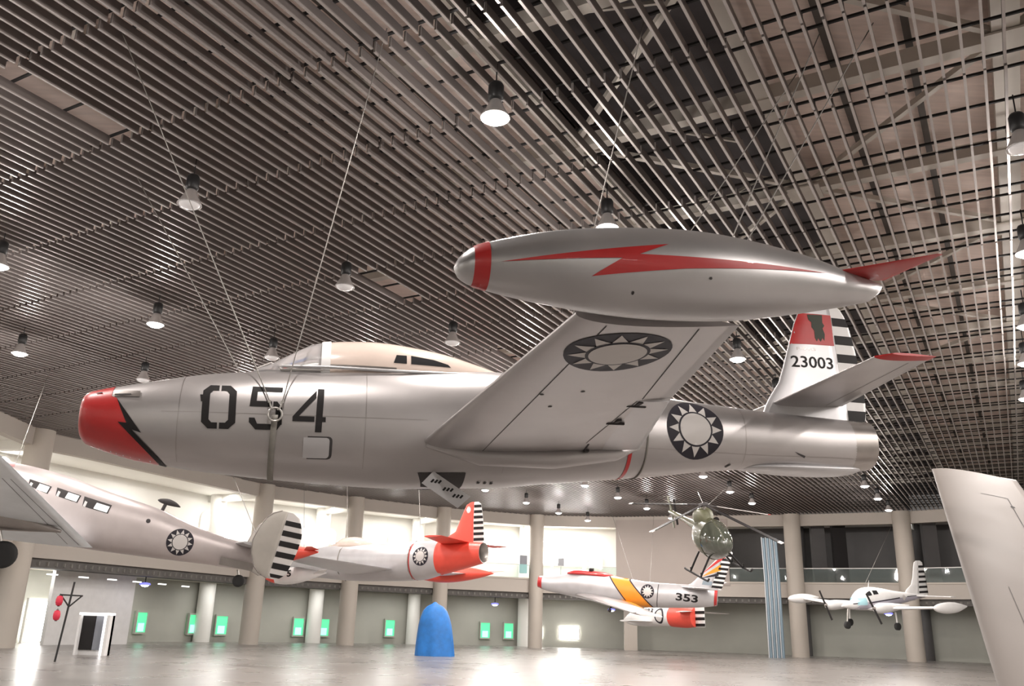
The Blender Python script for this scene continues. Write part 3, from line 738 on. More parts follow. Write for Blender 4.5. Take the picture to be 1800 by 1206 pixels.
# front sling: strap, ring, shackles; cables
def sling(x, label, wid, M, H, name='lifting_strap', ringr=.085):
    t = empty(name, M @ Matrix.Translation((x, 0, 0))); tag(t, label, 'strap', None)
    b = MB(); e0, e1 = [], []
    seg = 60
    for j in range(seg+1):
        a = math.pi + math.pi*j/seg; zc, hz, hy = H.st(x); p = 2/H.n; c, s = math.cos(a), math.sin(a)
        z = zc + (hz+.015)*math.copysign(abs(s)**p, s); y = (hy+.015)*math.copysign(abs(c)**p, c)
        for L, dx in ((e0, -wid/2), (e1, wid/2)): L.append(Vector((dx - .035*(-z if z < 0 else 0), y, z)))
    vs = [*e0, *e1]; n = len(e0); b.add(vs, [(i, i+1, n+i+1, n+i) for i in range(n-1)], strapm, True)
    o = b.build('strap_webbing', t); md = o.modifiers.new('thickness', 'SOLIDIFY'); md.thickness = .012
    for sg in (-1, 1):
        y = sg*(hy + .035); b = MB()
        b.tube([(ringr*math.cos(k*math.pi/12), y, zc + .08*0 + ringr*math.sin(k*math.pi/12)) for k in range(25)], .013, steel, 8, False); b.build('steel_ring', t)
        for dx in (-.05, .05):
            b = MB(); b.tube([(dx*1.6, y, zc+ringr*1.9), (dx*1.1, y, zc+ringr*1.0), (dx*.5, y-sg*0, zc+ringr*.7)], .012, steel, 6); b.box((dx*1.6-.018, y-.018, zc+ringr*1.7), (dx*1.6+.018, y+.018, zc+ringr*2.1), steel); b.build('shackle', t)
    return [M @ Vector((x + dx, sg*(hy+.035), zc + ringr*2)) for sg in (-1, 1) for dx in (-.08, .08)]
a = sling(2.37, 'grey webbing strap with steel rings around the jet nose section under the 5', .075, MJ, JH)
cable(a[0], at_ceiling(208, 40), 'long steel cable rising from the ring over the 5 past the unlit ribbed lamp')
cable(a[1], at_ceiling(680, 50), 'thin steel cable rising steeply from the ring over the 5 towards the lamp rows')
cable(MJ @ Vector((2.06,.62,.42)), at_ceiling(235, 300), 'steel cable meeting the top of the jet nose above the 0')
a = sling(7.42, 'dark lashing strap around the jet rear fuselage between red ring and roundel', .02, MJ, JH, ringr=.045)
cable(a[0], at_ceiling(1535, 40), 'steel cable rising from the rear lashing behind the wing')
cable(a[1], at_ceiling(1440, 60), 'second steel cable rising from the rear lashing behind the wing')
cable(MJ @ Vector((6.3,.7,.3)), at_ceiling(1134, 30), 'steel cable crossing the dark roof bay beside the lamp on the tank')
cable(MJ @ Vector((6.5,.7,.3)), at_ceiling(1400, 130), 'steel cable slanting over the roof beams right of the tank top')
# ------------------------------------------------------------------ the other aircraft
def two(fn):
    for sg in (-1, 1): fn(sg)
def build_trainer():
    t = empty('jet_trainer', frame([-10.397,40.126,2.314,-.543,-.018,-.001])); M = t.matrix_world.copy()
    tag(t, 'silver jet trainer with orange red tail hanging between the gallery columns', 'jet aircraft')
    top = [(0,.05),(.4,.22),(1.2,.40),(2.6,.60),(3.9,.68),(5.7,.66),(7.5,.66),(8.7,.68),(9.3,.66),(11.15,.50)]
    bot = [(0,-.02),(.4,-.22),(1.2,-.42),(2.6,-.62),(4.5,-.80),(6.5,-.86),(8.35,-.84),(9.03,-.70),(10.0,-.52),(11.15,-.27)]
    H = Hull(top, bot, [(0,1),(3,.85),(6,.85),(9,.9),(11,.95)], 2.1); b = MB()
    H.loft(b, silver2, 0, 9.25, .2, 44, True, False); H.loft(b, redo, 9.25, 11.15, .15, 44, False, False)
    r9 = H.ring(11.15, 44); z9 = H.st(11.15)[0]; b.rings([r9, [Vector((11.14, p.y*.9, z9+(p.z-z9)*.9)) for p in r9], [Vector((10.7, p.y*.8, z9+(p.z-z9)*.8)) for p in r9]], bare, True, False, True)
    for sg in (-1, 1):
        F = H.side(sg)
        roundel(b, 8.60, .02, .36, F, .08, eps=.008)
        mark(b, [[(8.02,-.9),(8.07,-.9),(8.07,.9),(8.02,.9)]], F, redp, .08, .006)
        mark(b, [[(9.20,-.9),(9.3,-.9),(9.3,.9),(9.20,.9)]], F, redo, .08, .008)
        mark(b, [[(.3,-.1),(2.6,.25),(.5,.2)]], F, redp, .1, .008)
    b.build('fuselage', t)
    C = Hull([(3.3,.66),(3.6,.78),(4.05,.96),(4.6,1.0),(5.1,.92),(5.7,.68)], [(3.3,.62),(3.6,.5),(4.05,.32),(4.6,.28),(5.1,.36),(5.7,.6)], 1.0, 2.0)
    b = MB(); C.loft(b, cream, 3.3, 5.7, .12, 28); b.build('canopy', t)
    for sg in (-1, 1):
        b = MB(); Wing((4.5,2.7,sg*.4,-.45,.11),(5.3,1.35,sg*5.75,-.20,.11)).loft(b, silver2, 4); b.build('wing', t)
        T = Hull([(3.72,-.2),(3.8,-.08),(4.2,.06),(5.2,.17),(6.2,.15),(7.2,.0),(8.0,-.2)], [(3.72,-.22),(3.8,-.34),(4.2,-.46),(5.2,-.58),(6.2,-.55),(7.2,-.42),(8.0,-.25)], 1, 2.0, sg*5.8)
        b = MB(); T.loft(b, redo, 3.72, 8.0, .18, 24); o = b.build('tip_tank', t)
        b = MB(); Wing((7.3,.75,sg*5.8,-.15,.06),(8.0,.25,sg*6.4,-.10,.06)).loft(b, redo, 2); b.build('tank_fin', o)
        b = MB(); Wing((9.3,1.3,sg*.2,.52,.08),(10.0,.8,sg*2.35,.56,.08)).loft(b, redo, 3); b.build('tailplane', t)
    F = Fin([(.5,9.2,10.68,11.15),(.72,9.3,10.68,11.14),(.98,9.8,10.67,11.12),(1.4,10.0,10.66,11.08),(1.74,10.16,10.66,11.03),(2.0,10.30,10.66,10.98),(2.10,10.5,10.66,10.85)], .09)
    b = MB(); F.loft(b, redo); mark(b, [disc(10.42,1.80,.10,.14,10)], F.skin(-1), pale, .2, .006); mark(b, [[(8,-.0),(8.01,0),(8,.01)]], F.skin(-1), redo, .5, 0) if 0 else None; b.build('vertical_fin', t)
    b = MB(); F.loft(b, whitep, True); F.stripes(b, [(.58+.215*i, .69+.215*i) for i in range(7)], eps=.008); b.build('rudder', t)
    b = MB()
    for x in (4.3, 8.0): b.tube([H.side(-1)(x, z, .02) for z in (.66,.4,.1,-.2,-.5,-.8)], .02, strapm, 5)
    b.build('lifting_lashing', t)
    cable(M @ Vector((4.2,0,1.0)), at_ceiling(610, 800), 'thin cable above the jet trainer canopy', .012)
    cable(M @ Vector((8.1,0,.7)), at_ceiling(735, 800), 'thin cable above the jet trainer rear fuselage', .012)
build_trainer()
def build_sabre():
    t = empty('swept_wing_jet', frame([1.281,51.429,2.558,-.278,.109,.14])); M = t.matrix_world.copy()
    tag(t, 'silver swept wing jet with orange band, open cockpit and black 353', 'jet fighter')
    MS = silver
    top = [(.72,.24),(1.06,.30),(1.82,.42),(2.4,.62),(3.4,.76),(4.55,.80),(5.58,.72),(6.91,.68),(8.22,.74),(9.5,.82),(10.6,.78)]
    bot = [(.72,-.38),(1.06,-.50),(2.26,-.60),(3.37,-.68),(5.02,-.78),(7.26,-.64),(8.93,-.44),(10.0,-.26),(10.6,-.12)]
    H = Hull(top, bot, [(.7,1.1),(2.5,.85),(6,.9),(10.6,.9)], 2.2); b = MB()
    H.loft(b, silver2, .72, 10.6, .2, 44, False, True)
    r0 = H.ring(.72, 44); zc = H.st(.72)[0]
    b.rings([[Vector((1.5, p.y*.6, zc+(p.z-zc)*.6)) for p in r0], [Vector((.72, p.y*.86, zc+(p.z-zc)*.86)) for p in r0]], gapdark, True, True, False)
    b.rings([[Vector((.70, p.y*.86, zc+(p.z-zc)*.86)) for p in r0], [Vector((.68, p.y*1.02, zc+(p.z-zc)*1.02)) for p in r0]], redp, True, False, False)
    for sg in (-1, 1):
        F = H.side(sg)
        mark(b, [[(.68,-.6),(.95,-.6),(.90,.5),(.68,.5)]], F, redp, .08, .008)
        mark(b, [[(4.62,.95),(5.78,.95),(5.85,.65),(7.55,-.9),(6.3,-.9),(5.67,-.23)]], F, orange, .09, .008)
        mark(b, [[(5.78,.95),(5.86,.95),(5.94,.65),(7.64,-.9),(7.55,-.9),(5.85,.65)], [(4.54,.95),(4.62,.95),(5.67,-.23),(6.3,-.9),(6.2,-.9),(5.58,-.22)]], F, navy, .09, .009)
        mark(b, [disc(6.92,.22,.36)], F, navy, .09, .008); mark(b, [[(6.92+.33*math.cos(q*math.pi/6-.2), .22+.33*math.sin(q*math.pi/6-.2)), (6.92+.33*math.cos(q*math.pi/6+.2), .22+.33*math.sin(q*math.pi/6+.2)), (6.92+.2*math.cos(q*math.pi/6), .22+.2*math.sin(q*math.pi/6))][::1] if 0 else [(6.92+.20*math.cos(q*math.pi/6-.2), .22+.20*math.sin(q*math.pi/6-.2)), (6.92+.33*math.cos(q*math.pi/6), .22+.33*math.sin(q*math.pi/6)), (6.92+.20*math.cos(q*math.pi/6+.2), .22+.20*math.sin(q*math.pi/6+.2))] for q in range(12)], F, pale, .09, .012)
        mark(b, [disc(6.92,.22,.20)], F, pale, .09, .016)
        mark(b, [[(7.45,-.8),(7.49,-.8),(7.49,.9),(7.45,.9)]], F, gapdark, .09, .006)
        mark(b, [[(10.45,-.4),(10.6,-.4),(10.6,.9),(10.45,.9)]], F, redp, .09, .008)
        if sg == -1: text(b, '353', 8.45, 9.62, -.04, .36, F, blackp, .008, .03, .12)
    b.build('fuselage', t)
    b = MB(); C = Hull([(2.3,.66),(2.6,.80),(3.4,.86),(4.4,.88),(4.9,.80)], [(2.3,.55),(2.6,.55),(3.4,.6),(4.4,.6),(4.9,.6)], [(2.3,3),(3,3.3),(4.5,2.8),(4.9,2)], 2.2)
    C.loft(b, redp, 2.3, 4.9, .15, 24); b.build('cockpit_sill', t)
    b = MB(); b.box((3.55,-.2,.82), (3.75,.2,1.02), blackp); b.build('headrest', t)
    for sg in (-1, 1):
        b = MB(); w = Wing((2.9,3.1,sg*.4,-.45,.10),(6.9,1.4,sg*5.6,-.30,.09)); w.loft(b, silver, 4)
        for s2 in (-1, 1): mark(b, [[(5.5,sg*.6),(6.0,sg*.6),(7.4,sg*3.0),(6.9,sg*3.0)]], w.skin(s2), orange, .2, .008)
        b.build('wing', t)
        b = MB(); Wing((6.75,1.5,sg*5.1,-.30,.10),(7.2,1.2,sg*5.8,-.28,.07)).loft(b, whitep, 2); b.build('wingtip', t)
        b = MB(); Wing((8.6,1.4,sg*.2,.66,.09),(10.2,.8,sg*2.3,.95,.08)).loft(b, silver2, 3); b.build('tailplane', t)
    F = Fin([(.70,8.9,10.2,10.75),(.9,9.2,10.27,10.85),(1.21,9.48,10.35,10.92),(1.8,10.0,10.55,11.08),(2.4,10.5,10.75,11.2),(2.75,10.72,10.86,11.27),(2.85,10.85,10.9,11.15)], .07)
    b = MB(); F.loft(b, silver2)
    for sg in (-1, 1):
        G = F.skin(sg)
        mark(b, [[(9.6,1.35),(10.9,2.45),(10.9,2.7),(10.6,2.4)]], G, redp, .12, .006)
        mark(b, [[(9.7,1.30),(10.7,1.75),(10.7,2.1)]], G, orange, .12, .006)
        mark(b, [[(9.6,1.2),(10.6,1.45),(10.6,1.62)]], G, navy, .12, .006)
        mark(b, [[(9.75,.9),(10.25,.9),(10.3,1.12),(9.8,1.12)]], G, mat('faded blue lettering', (.25,.30,.34), .6), .2, .006)
    b.build('vertical_fin', t)
    b = MB(); F.loft(b, whitep, True); F.stripes(b, [(.80+.245*i, .93+.245*i) for i in range(8)], eps=.008); b.build('rudder', t)
    b = MB(); b.tube([(5.4,-3.0,-.45),(5.35,-3.0,-.65)], .04, gapdark, 6); b.lathe([(.02,.09),(.09,.05),(.09,-.05),(.02,-.09)], (5.35,-3.0,-.7), gapdark, 10); b.build('pylon', t)
    cable(M @ Vector((6.0,0,.72)), at_ceiling(1068, 880), 'thin cable above the orange band jet', .012)
build_sabre()
def build_hidden_jet():
    t = empty('red_tailed_jet', frame([6.2,65.8,.75,-.95,-.02,0])); M = t.matrix_world.copy()
    tag(t, 'white jet with red tail and striped rudder hanging below the 353 jet', 'jet fighter')
    H = Hull([(3.6,-.2),(4.2,.15),(5,.42),(6,.52),(9,.5),(10.2,.40)], [(3.6,-.3),(4.2,-.55),(5,-.66),(6,-.7),(8,-.72),(9.4,-.80),(10.2,-.75)], .9, 2.1); b = MB()
    H.loft(b, whitep, 3.6, 8.2, .25, 32, True, False); H.loft(b, redo, 8.2, 10.2, .25, 32, False, True)
    F = H.side(-1)
    text(b, '2523', 5.6, 6.9, .10, .42, F, blackp, .012, .03, .15)
    mark(b, [disc(7.5,-.05,.42,.48)], F, navy, .15, .01); mark(b, [disc(7.5,-.05,.30,.36)], F, pale, .15, .016)
    b.build('fuselage', t)
    G = Fin([(-.75,9.0,10.2,10.95),(-.2,9.0,10.2,10.95),(.45,9.0,10.2,10.95)], .06); b = MB(); G.loft(b, redo); b.build('vertical_fin', t)
    b = MB(); G.loft(b, whitep, True); G.stripes(b, [(-.72,-.54),(-.34,-.16),(.04,.22)], eps=.01); b.build('rudder', t)
    for sg in (-1, 1):
        b = MB(); Wing((5.0,1.8,sg*.4,-.4,.1),(6.4,1.0,sg*3.0,-.4,.1)).loft(b, whitep, 3); b.build('wing', t)
        b = MB(); Wing((9.0,1.2,sg*.2,.2,.08),(10.6,.5,sg*2.2,.1,.08)).loft(b, whitep, 3); b.build('tailplane', t)
    cable(M @ Vector((6.0,0,.5)), at_ceiling(1150, 895), 'thin cable behind the 353 jet', .012)
build_hidden_jet()
def build_beech():
    t = empty('twin_tail_aircraft', frame([-15.617,20.634,3.051,.318,.154,.055])); M = t.matrix_world.copy()
    tag(t, 'silver twin tailed propeller aircraft with cabin windows and oval striped tail fins', 'propeller aircraft')
    top = [(0,-.1),(.4,.2),(1.4,.5),(2.2,.85),(3.0,.98),(4.4,.97),(5.7,.78),(6.9,.64),(7.8,.42),(8.9,.26),(9.6,.25),(10.2,.15)]
    bot = [(0,-.2),(.4,-.45),(1.4,-.68),(3,-.78),(5.6,-.68),(6.87,-.60),(8.41,-.48),(9.5,-.39),(10.2,-.12)]
    H = Hull(top, bot, [(0,1),(2,.85),(4,.80),(7,.78),(10,.7)], 2.6); b = MB(); H.loft(b, mat('pinkish silver skin', (.60,.54,.53), .36, .5, .08, 2), 0, 10.2, .18, 52)
    for sg in (-1, 1):
        F = H.side(sg)
        for x0, x1, z0, z1, sk in ((3.9,4.40,.40,.63,.10),(4.55,5.10,.34,.57,.06),(5.20,5.84,.24,.50,.05)):
            mark(b, [[(x0+.03,z0+sk),(x1,z0),(x1+.03,z1-.04),(x0,z1+.03)]], F, gapdark, .06, .006)
            mark(b, [[(x0+(x1-x0)*.45,z0+.05),(x1-.03,z0+.02),(x1-.01,z0+.17),(x0+(x1-x0)*.5,z0+.20)]], F, mat('bright cabin window', (.85,.85,.83), .2, emit=(1,.98,.95), estr=.9), .06, .010)  # brightness of the cabin window put into the pane as emission
            mark(b, [[(x0+.04,z0+sk),(x0+.10,z0+sk-.01),(x0+.11,z0+.17),(x0+.05,z0+.19)]], F, whitep, .06, .010)
        roundel(b, 7.68, -.07, .33, F, .06, eps=.007)
        mark(b, [disc(6.80,.27,.055,n=12)], F, gapdark, .1, .007)
        mark(b, [[(3.0,.86),(3.45,.86),(3.4,1.0),(3.0,1.0)]], F, mat('faded maroon panel', (.40,.20,.20), .5), .06, .007)
    b.build('fuselage', t)
    for sg in (-1, 1):
        b = MB(); w = Wing((2.5,3.25,sg*.5,-.62,.13),(2.9,1.35,sg*7.0,.90 if sg < 0 else .75,.12)); w.loft(b, mat('reflection white wing', (.86,.90,.93), .40, .1, .06, 2), 6)  # wing colour whitened to stand in for a reflection underneath
        lo = w.skin(-1)
        mark(b, [[(5.45,sg*.7),(4.45,sg*5.0),(4.46,sg*5.0),(5.46,sg*.7)], [(5.2,sg*.7),(4.3,sg*5.0),(4.31,sg*5.0),(5.21,sg*.7)]], lo, gapdark, .3, .004)
        b.build('wing', t)
        N = Hull([(.9,.15),(1.2,.30),(2.5,.25),(4.0,-.05),(5.2,-.36)], [(.9,-.6),(1.2,-.75),(2.5,-.80),(4.0,-.62),(5.2,-.42)], 1.0, 2.0, sg*2.1)
        b = MB(); N.loft(b, bare, .9, 5.2, .2, 28); o = b.build('engine_nacelle', t)
        b = MB(); b.lathe([(.02,.1),(.12,.08),(.12,0)], (0,0,0), bare, 12)
        for q in range(2): b.bar((0,0,.05), (math.cos(q*math.pi)*1.25, math.sin(q*math.pi)*1.25, .05), .16, .03, blackp)
        pr = b.build('propeller', o); pr.matrix_basis = Matrix.Translation((.85, sg*2.1, -.2)) @ Matrix.Rotation(-math.pi/2, 4, 'Y')
        if sg == 1: gear_dx = -1.2
        else: gear_dx = 0
        b = MB(); b.tube([(3.9+gear_dx,sg*2.1,-.5),(4.2+gear_dx,sg*2.1,-1.1)], .05, steel, 8); g = b.build('landing_gear', t)
        b = MB(); cx, cz = 4.2+gear_dx, -1.12; rs = [[Vector((cx+r*math.cos(k*math.pi/12), sg*2.1+y, cz+r*math.sin(k*math.pi/12))) for k in range(24)] for y, r in ((-.1,.10),(-.11,.24),(-.06,.30),(.06,.30),(.11,.24),(.1,.10))]
        b.rings(rs, tyre, True, True, True); b.build('wheel', g)
        FS = [(-.50,9.9,10.0,10.12),(-.42,9.68,9.93,10.25),(-.30,9.55,9.93,10.33),(0,9.40,9.94,10.40),(.3,9.35,9.96,10.45),(.6,9.42,9.97,10.46),(.85,9.53,9.98,10.38),(1.0,9.65,9.99,10.30),(1.10,9.85,9.99,10.12)]
        F = Fin(FS, .07, sg*2.35); b = MB(); F.loft(b, mat('grey fin paint', (.46,.43,.39), .4, .3, .08, 3)); b.tube([(q[1], sg*2.35, q[0]) for q in FS], .016, bare, 6); b.build('vertical_fin', t)
        b = MB(); F.loft(b, pale, True); F.stripes(b, [(-.46,-.38),(-.26,-.12),(.02,.15),(.28,.41),(.53,.66),(.78,.90)], eps=.006); b.build('rudder', t)
    b = MB()
    for sg in (-1, 1): Wing((9.0,1.15,sg*.1,.20,.10),(9.15,.95,sg*2.32,.20,.08)).loft(b, silver2, 3)
    b.build('tailplane', t)
    b = MB(); b.box((8.75,-.5,-.42), (9.6,-.42,-.22), bare); b.tube([(9.25,0,-.45),(9.34,0,-.70)], .03, steel, 6); g = b.build('tail_gear', t)
    b = MB(); rs = [[Vector((9.34+r*math.cos(k*math.pi/10), y, -.72+r*math.sin(k*math.pi/10))) for k in range(20)] for y, r in ((-.05,.06),(-.055,.13),(-.03,.155),(.03,.155),(.055,.13),(.05,.06))]; b.rings(rs, tyre, True, True, True); b.build('wheel', g)
    A = Hull([(6.83,.86),(6.9,.90),(7.1,.93),(7.3,.88),(7.42,.80)], [(6.83,.84),(6.9,.80),(7.1,.77),(7.3,.77),(7.42,.78)], 1.0, 2.0); b = MB(); A.loft(b, gapdark, 6.83, 7.42, .05, 20); b.tube([(7.0,0,.55),(7.05,0,.82)], .045, gapdark, 8); b.build('loop_antenna', t)
    cable(M @ Vector((3.3,.2,1.0)), at_ceiling(92, 640), 'pale cable above the cabin of the twin tailed aircraft', .012)
    cable(M @ Vector((9.6,-1.2,.25)), at_ceiling(395, 800), 'thin cable above the oval tail fin', .012)
build_beech()
def build_light_twin():
    t = empty('light_twin_aircraft', frame([18.43,49.95,1.467,.458,-.072,.059])); M = t.matrix_world.copy()
    tag(t, 'small white twin propeller aircraft with tip tanks and striped rudder', 'propeller aircraft')
    top = [(.3,.05),(.7,.24),(1.3,.36),(1.6,.66),(2.0,.93),(2.7,.97),(3.6,.86),(4.4,.72),(5.6,.58),(7.3,.40)]
    bot = [(.3,-.02),(.7,-.12),(1.3,-.22),(2.5,-.28),(3.4,-.26),(5.2,.0),(7.3,.28)]
    H = Hull(top, bot, [(.3,1),(1.3,1.3),(2.4,.82),(4.5,.8),(7.3,.8)], 2.2); b = MB(); H.loft(b, whitep, .3, 7.3, .15, 36)
    for sg in (-1, 1):
        F = H.side(sg)
        mark(b, [[(.8,-.35),(3.2,-.35),(7.1,.25),(7.1,.40),(3.5,.30),(1.5,.2)]], F, mat('lilac grey belly paint', (.45,.43,.50), .4), .09, .006)
        mark(b, [[(.9,.10),(1.3,.12),(1.3,.17),(.9,.15)], [(1.8,.12),(4.6,.30),(4.6,.36),(1.8,.18)], [(5.3,.35),(6.2,.38),(6.2,.41),(5.3,.39)]], F, navy, .1, .010)
        mark(b, [disc(5.0,.34,.15,n=16)], F, pale, .1, .014)
        mark(b, [[(1.72,.52),(2.15,.56),(2.1,.80),(1.85,.72)], [(2.3,.58),(2.75,.60),(2.7,.80),(2.3,.80)]], F, darkglass, .09, .008)
        mark(b, [[(1.15,.05),(1.7,.05),(1.65,.45),(1.3,.38)]], F, mat('cyan lit nose patch', (.35,.60,.66), .3), .09, .012)  # cyan light falling on the cowl, painted as a patch
    b.build('fuselage', t)
    for sg in (-1, 1):
        b = MB(); Wing((1.9,1.7,sg*.3,-.18,.13),(2.3,1.0,sg*5.0,.12,.12)).loft(b, whitep, 4); b.build('wing', t)
        T = Hull([(1.3,.16),(1.5,.30),(2.2,.40),(3.0,.36),(3.8,.18)], [(1.3,.10),(1.5,-.04),(2.2,-.16),(3.0,-.12),(3.8,.1)], 1, 2.0, sg*5.1); b = MB(); T.loft(b, whitep, 1.3, 3.8, .14, 20); b.build('tip_tank', t)
        N = Hull([(.9,.10),(1.2,.22),(2.2,.20),(3.6,.05)], [(.9,-.2),(1.2,-.32),(2.2,-.28),(3.6,-.05)], 1, 2.0, sg*1.7); b = MB(); N.loft(b, whitep, .9, 3.6, .2, 20); o = b.build('engine_nacelle', t)
        b = MB(); b.lathe([(.01,.12),(.09,.02),(.09,-.05)], (0,0,0), bare, 10); b.bar((0,-.88,0), (0,.88,0), .11, .03, blackp); pr = b.build('propeller', o)
        pr.matrix_basis = Matrix.Translation((.85, sg*1.7, -.04)) @ Matrix.Rotation(-math.pi/2, 4, 'Y') @ Matrix.Rotation(.5 if sg < 0 else .45, 4, 'Z') @ Matrix.Rotation(math.pi/2, 4, 'Z')
        b = MB(); b.tube([(2.6,sg*1.6,-.3),(2.6,sg*1.65,-1.0)], [.05,.04], whitep, 6); g = b.build('landing_gear', t)
        b = MB(); b.rings([[Vector((2.6+r*math.cos(k*math.pi/8), sg*1.65+y, -1.05+r*math.sin(k*math.pi/8))) for k in range(16)] for y, r in ((-.07,.1),(-.07,.2),(.07,.2),(.07,.1))], tyre, True, True, True); b.build('wheel', g)
        b = MB(); Wing((6.2,1.0,sg*.1,.36,.09),(6.6,.6,sg*2.1,.38,.08)).loft(b, whitep, 2); b.build('tailplane', t)
    b = MB(); b.tube([(.75,0,-.1),(.6,0,-.9)], [.05,.04], steel, 6); g = b.build('nose_gear', t)
    b = MB(); b.rings([[Vector((.6+r*math.cos(k*math.pi/8), y, -1.0+r*math.sin(k*math.pi/8))) for k in range(16)] for y, r in ((-.07,.1),(-.07,.2),(.07,.2),(.07,.1))], tyre, True, True, True); b.build('wheel', g)
    F = Fin([(.40,5.3,6.55,7.42),(.75,5.6,6.58,7.40),(1.0,6.02,6.62,7.38),(1.4,6.22,6.68,7.34),(2.0,6.38,6.76,7.26),(2.25,6.46,6.78,7.20),(2.36,6.66,6.80,7.0)], .08)
    b = MB(); F.loft(b, whitep); b.build('vertical_fin', t)
    b = MB(); F.loft(b, whitep, True); F.stripes(b, [(.50+.29*i, .63+.29*i) for i in range(6)], eps=.01); b.build('rudder', t)
    b = MB(); b.tube([(2.5,0,.95),(2.6,0,1.35)], [.03,.008], whitep, 6); b.build('antenna', t)
    cable(M @ Vector((2.1,0,.95)), at_ceiling(1576, 905), 'thin pale cable above the small white twin aircraft', .012)
build_light_twin()
def build_helicopter():
    d = Vector((.20,-.94,-.27)).normalized()          # nose direction: towards the viewer and to the right
    up = Vector((-.26,.10,1)); up = (up - d*up.dot(d)).normalized(); left = up.cross(d)
    M = Matrix((-d, left*-1, up)).transposed().to_4x4()   # x back, y, z up
    if M.to_3x3().determinant() < 0: M = Matrix((-d, left, up)).transposed().to_4x4()
    M.translation = Vector((7.75,33.4,3.35+EYE)); M = M @ Matrix.Scale(.86, 4)
    t = empty('helicopter', M); tag(t, 'small olive egg shaped helicopter with skids and four rotor blades', 'helicopter')
    H = Hull([(-1.35,-.1),(-1.3,.12),(-1.1,.42),(-.6,.74),(0,.86),(.6,.80),(1.1,.52),(1.5,.30)], [(-1.35,-.16),(-1.3,-.34),(-1.1,-.58),(-.6,-.82),(0,-.86),(.6,-.72),(1.1,-.35),(1.5,.02)], [(-1.35,1),(-.6,.84),(.6,.84),(1.5,.9)], 2.05)
    b = MB(); H.loft(b, olive, -.35, 1.5, .1, 40, False, True); b.build('fuselage', t)
    b = MB(); H.loft(b, oliveglass, -1.35, -.35, .06, 40, True, False)
    b.build('bubble_canopy', t)
    b = MB()
    for y in (-.02, .02): b.tube([(x, y, H.st(x)[0]+H.st(x)[1]+.006) for x in (-1.3,-1.15,-.9,-.6,-.35)], .02, olive, 6)
    b.tube([(-.35, q.y*1.008, q.z*1.008) for q in H.ring(-.35, 32)], .025, olive, 6); b.build('canopy_frame', t)
    b = MB(); E2 = Hull([(-.1,.9),(.2,1.22),(.8,1.2),(1.3,.8)], [(-.1,.6),(.2,.6),(.8,.5),(1.3,.5)], 1.1, 2.6); E2.loft(b, mat('lighter olive cowling', (.12,.12,.07), .45, 0, .2, 4), -.1, 1.3, .1, 24); b.tube([(-.1,-.3,.75),(-.14,-.3,.75)], .14, blackp, 16); b.build('engine_cowling', t)
    b = MB(); b.tube([(1.2,0,.25),(2.6,0,.32),(4.6,0,.42)], [.26,.15,.10], olive, 16); tb = b.build('tail_boom', t)
    b = MB(); Fin([(-.35,4.3,4.5,4.8),(.4,4.2,4.5,4.7),(1.2,4.5,4.7,4.95)], .06).loft(b, olive); b.build('tail_fin', tb)
    b = MB(); b.bar((4.4,-.2,-.25), (4.4,-.2,1.0), .10, .02, blackp, (1,0,0)); b.build('tail_rotor', tb)
    for sg in (-1, 1):
        b = MB(); b.tube([(-1.45,sg*1.0,-1.28),(-1.30,sg*1.0,-1.40),(-1.0,sg*1.0,-1.42),(1.0,sg*1.0,-1.42),(1.15,sg*1.0,-1.40)], .045, blackp, 8)
        for x in (-.55, .55): b.tube([(x,sg*.45,-.62),(x,sg*.75,-1.05),(x,sg*1.0,-1.42)], .045, blackp, 8); b.tube([(x-.1,sg*1.0,-1.42),(x-.1,sg*1.0,-1.2)], .03, blackp, 6)
        b.build('skid', t)
    b = MB(); b.tube([(.3,0,1.1),(.3,0,1.42)], .07, bare, 10); b.lathe([(.05,1.38),(.22,1.40),(.22,1.48),(.05,1.5)], (.3,0,0), gapdark, 16); b.build('rotor_mast', t)
    Mi = M.inverted(); hub = Vector((.3,0,1.44)); hw = M @ hub
    tips = [Vector((5.08,36.25,4.94+EYE)), Vector((4.99,30.51,3.2+EYE)), Vector((11.06,36.35,4.63+EYE)), Vector((9.54,30.59,2.95+EYE))]
    for i, tip in enumerate(tips):
        dd = (tip - hw); tip = hw + dd.normalized()*min(4.4, dd.length); q = Mi @ tip; root = hub + (q - hub).normalized()*.2
        b = MB(); b.bar(root, hub + (q-hub)*.2, .06, .05, gapdark); b.bar(hub + (q-hub)*.18, q, .17, .025, pale if i == 2 else blackp)
        b.bar(hub + (q-hub)*.96, hub + (q-hub)*1.005, .172, .027, redp if i == 2 else pale)
        b.build('rotor_blade', t)
    cable(hw, at_ceiling(1222, 855), 'thin cable above the helicopter rotor hub', .012)
    cable(M @ Vector((1.0,0,.9)), at_ceiling(1290, 845), 'thin cable above the helicopter engine cowling', .012)
build_helicopter()
